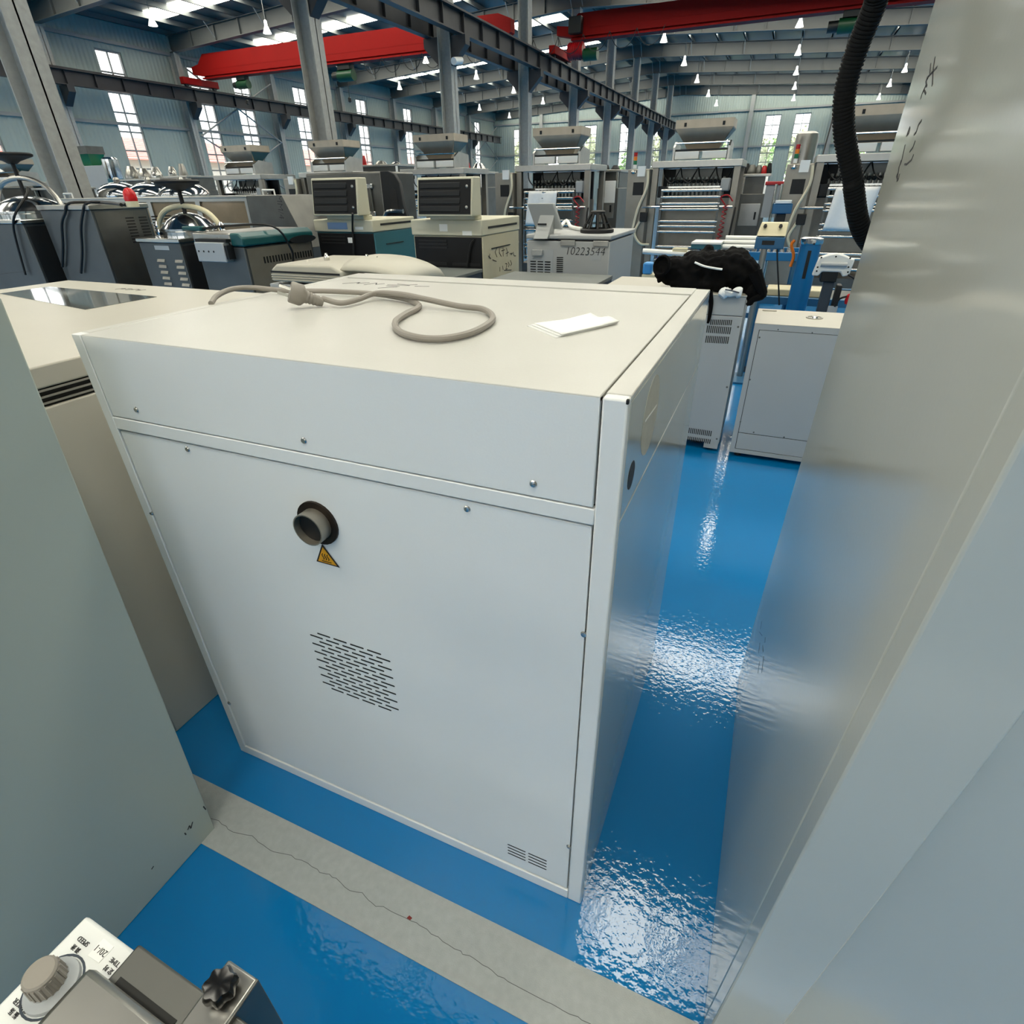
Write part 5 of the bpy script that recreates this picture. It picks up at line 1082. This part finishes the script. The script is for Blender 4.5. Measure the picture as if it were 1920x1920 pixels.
B(a+.05,b_-.07,y-.02,y+.10,zb-.06,zb+.01).build('yoke','charcoal',wd,bevel=.006); B(a+.08,a+.15,y,y+.08,.03,zb-.06).build('column','navy_side',wd,bevel=.004); B(a+.17,b_-.02,y-.02,y+.10,.30,zb-.08).build('control_case','charcoal',wd,bevel=.008)
B(a+.21,b_-.08,y-.024,y-.02,zb-.30,zb-.22).build('case_label','grey_plastic',wd,smooth=False); B(a-.05,b_+.1,y-.2,y+.15,.0,.03).build('base','charcoal',wd,bevel=.005)
cable('black cable looping beside the white curved display',[PY(1590,515,y-.06),PY(1603,525,y-.06),PY(1602,550,y-.06),PY(1575,560,y-.05),PY(1565,575,y-.04)],.007)
prop('red_button_box','small red button box at the foot of the grey display stand','button',MB().lathe([(.03,0),(.035,.02),(.03,.06),(.02,.07)],PY(1592,570,y-.05),14),'red_plastic')
# low blue machine bed and its near leg
y = 4.75
lb_ = thing('blue_bed','low blue machine bed with steel top strips, behind the pale cabinet','machine',(.35,5.0,0))
z = PY(1440,556,y).z; xa = PY(1412,556,y).x
B(xa,1.6,y,y+.05,z-.06,z).build('front_beam','blue_frame',lb_,bevel=.004); B(xa,1.6,y+.6,y+.65,z-.06,z).build('rear_beam','blue_frame',lb_,bevel=.004)
for x in (xa,1.5):
    for yy in (y,y+.6): B(x,x+.06,yy,yy+.05,.05,z-.06).build('leg','blue_frame',lb_,smooth=False); 
for x in (xa,1.5):
    for yy in (y,y+.6): B(x-.01,x+.07,yy-.01,yy+.06,0,.05).build('foot','navy_side',lb_)
B(xa+.06,1.5,y+.05,y+.6,z-.03,z-.01).build('bed_plate','steel_dark',lb_,smooth=False); B(xa+.10,xa+.55,y+.1,y+.35,z-.01,z+.05).build('gear_case','brass_cream',lb_,bevel=.01); B(xa+.15,xa+.6,y+.36,y+.55,z-.01,z+.03).build('motor_plate','black',lb_,bevel=.006)
# cctv camera on the third column
p = PX(862,112,XC+.45)
cv_ = thing('security_camera','small white security camera on the third middle column','camera',(XC+.2,p.y,p.z)); B(XC+.202,XC+.40,p.y-.03,p.y+.03,p.z,p.z+.05).build('bracket','white_plastic',cv_); MB().cyl((XC+.38,p.y-.25,p.z-.06),(XC+.38,p.y+.2,p.z+.02),.09,n=14).build('camera_body','white_plastic',cv_)
# ================================================================== OUTSIDE THE WINDOWS
random.seed(11)
def tree(name,label,x,y,h,r_,mt):
    t_ = thing(name,label,'tree',(x,y,-.22),'trees outside the end wall')
    MB().tube([(x,y,-.24),(x+.1,y,h*.3),(x,y,h*.6)],lambda t: .16*(1-.5*t),n=8,sub=3).build('trunk','trunk',t_)
    V = []; F = []
    for k in range(900):
        th = random.uniform(0,6.283); ph = math.acos(random.uniform(-1,1)); rr = r_*random.uniform(.45,1)
        c = Vector((x+rr*math.sin(ph)*math.cos(th),y+rr*math.sin(ph)*math.sin(th)*.8,h*.62+rr*1.25*math.cos(ph)))
        u_ = Vector((random.gauss(0,1),random.gauss(0,1),random.gauss(0,1))).normalized()*random.uniform(.12,.26); v2 = u_.orthogonal().normalized()*random.uniform(.08,.16)
        o_ = len(V); V += [c-u_,c+v2,c+u_,c-v2]; F.append((o_,o_+1,o_+2,o_+3))
    mb = MB(); mb.v = [tuple(v) for v in V]; mb.f = F; mb.build('foliage',mt,t_,smooth=False)['kind'] = 'stuff'
for k,(x,h) in enumerate(((-27,6.0),(-22.5,5.5),(-19,6.2),(-15.5,5.2),(-12.3,6.0),(-7,5.0),(-3.6,5.6),(-1.6,5.2),(.8,6.0),(4.4,5.4))):
    tree('garden_tree','leafy green tree outside the end wall windows, %s from the left' % ['first','second','third','fourth','fifth','sixth','seventh','eighth','ninth','tenth'][k],x,64.5+(k%2)*4.6,h,1.7,'leaf' if k%2 else 'leaf_light')
hs_ = thing('tiled_house','long white house with red tiled roof outside the left windows','house',(-44,35,-.22))
B(-50,-38.5,5,75,-.24,3.4).build('wall','house_wall',hs_,smooth=False)
MB().prism([(-38,4.5,3.4),(-50.5,4.5,3.4),(-44.2,4.5,5.0)],(0,71,0)).build('roof','roof_tile',hs_,smooth=False)
tl = B(-38.6,-37.9,4.4,75.6,3.34,3.42).build('eaves_course','roof_tile',hs_,smooth=False)
for k in range(1,15): MB().hexa([(-38-.4*k,4.5,3.4+.103*k+.0),(-38-.4*k,75.5,3.4+.103*k),(-38.1-.4*k,75.5,3.44+.103*k),(-38.1-.4*k,4.5,3.44+.103*k),(-37.98-.4*k,4.5,3.46+.103*k),(-37.98-.4*k,75.5,3.46+.103*k),(-38.1-.4*k,75.5,3.5+.103*k),(-38.1-.4*k,4.5,3.5+.103*k)]).build('tile_course','roof_tile',hs_,smooth=False)
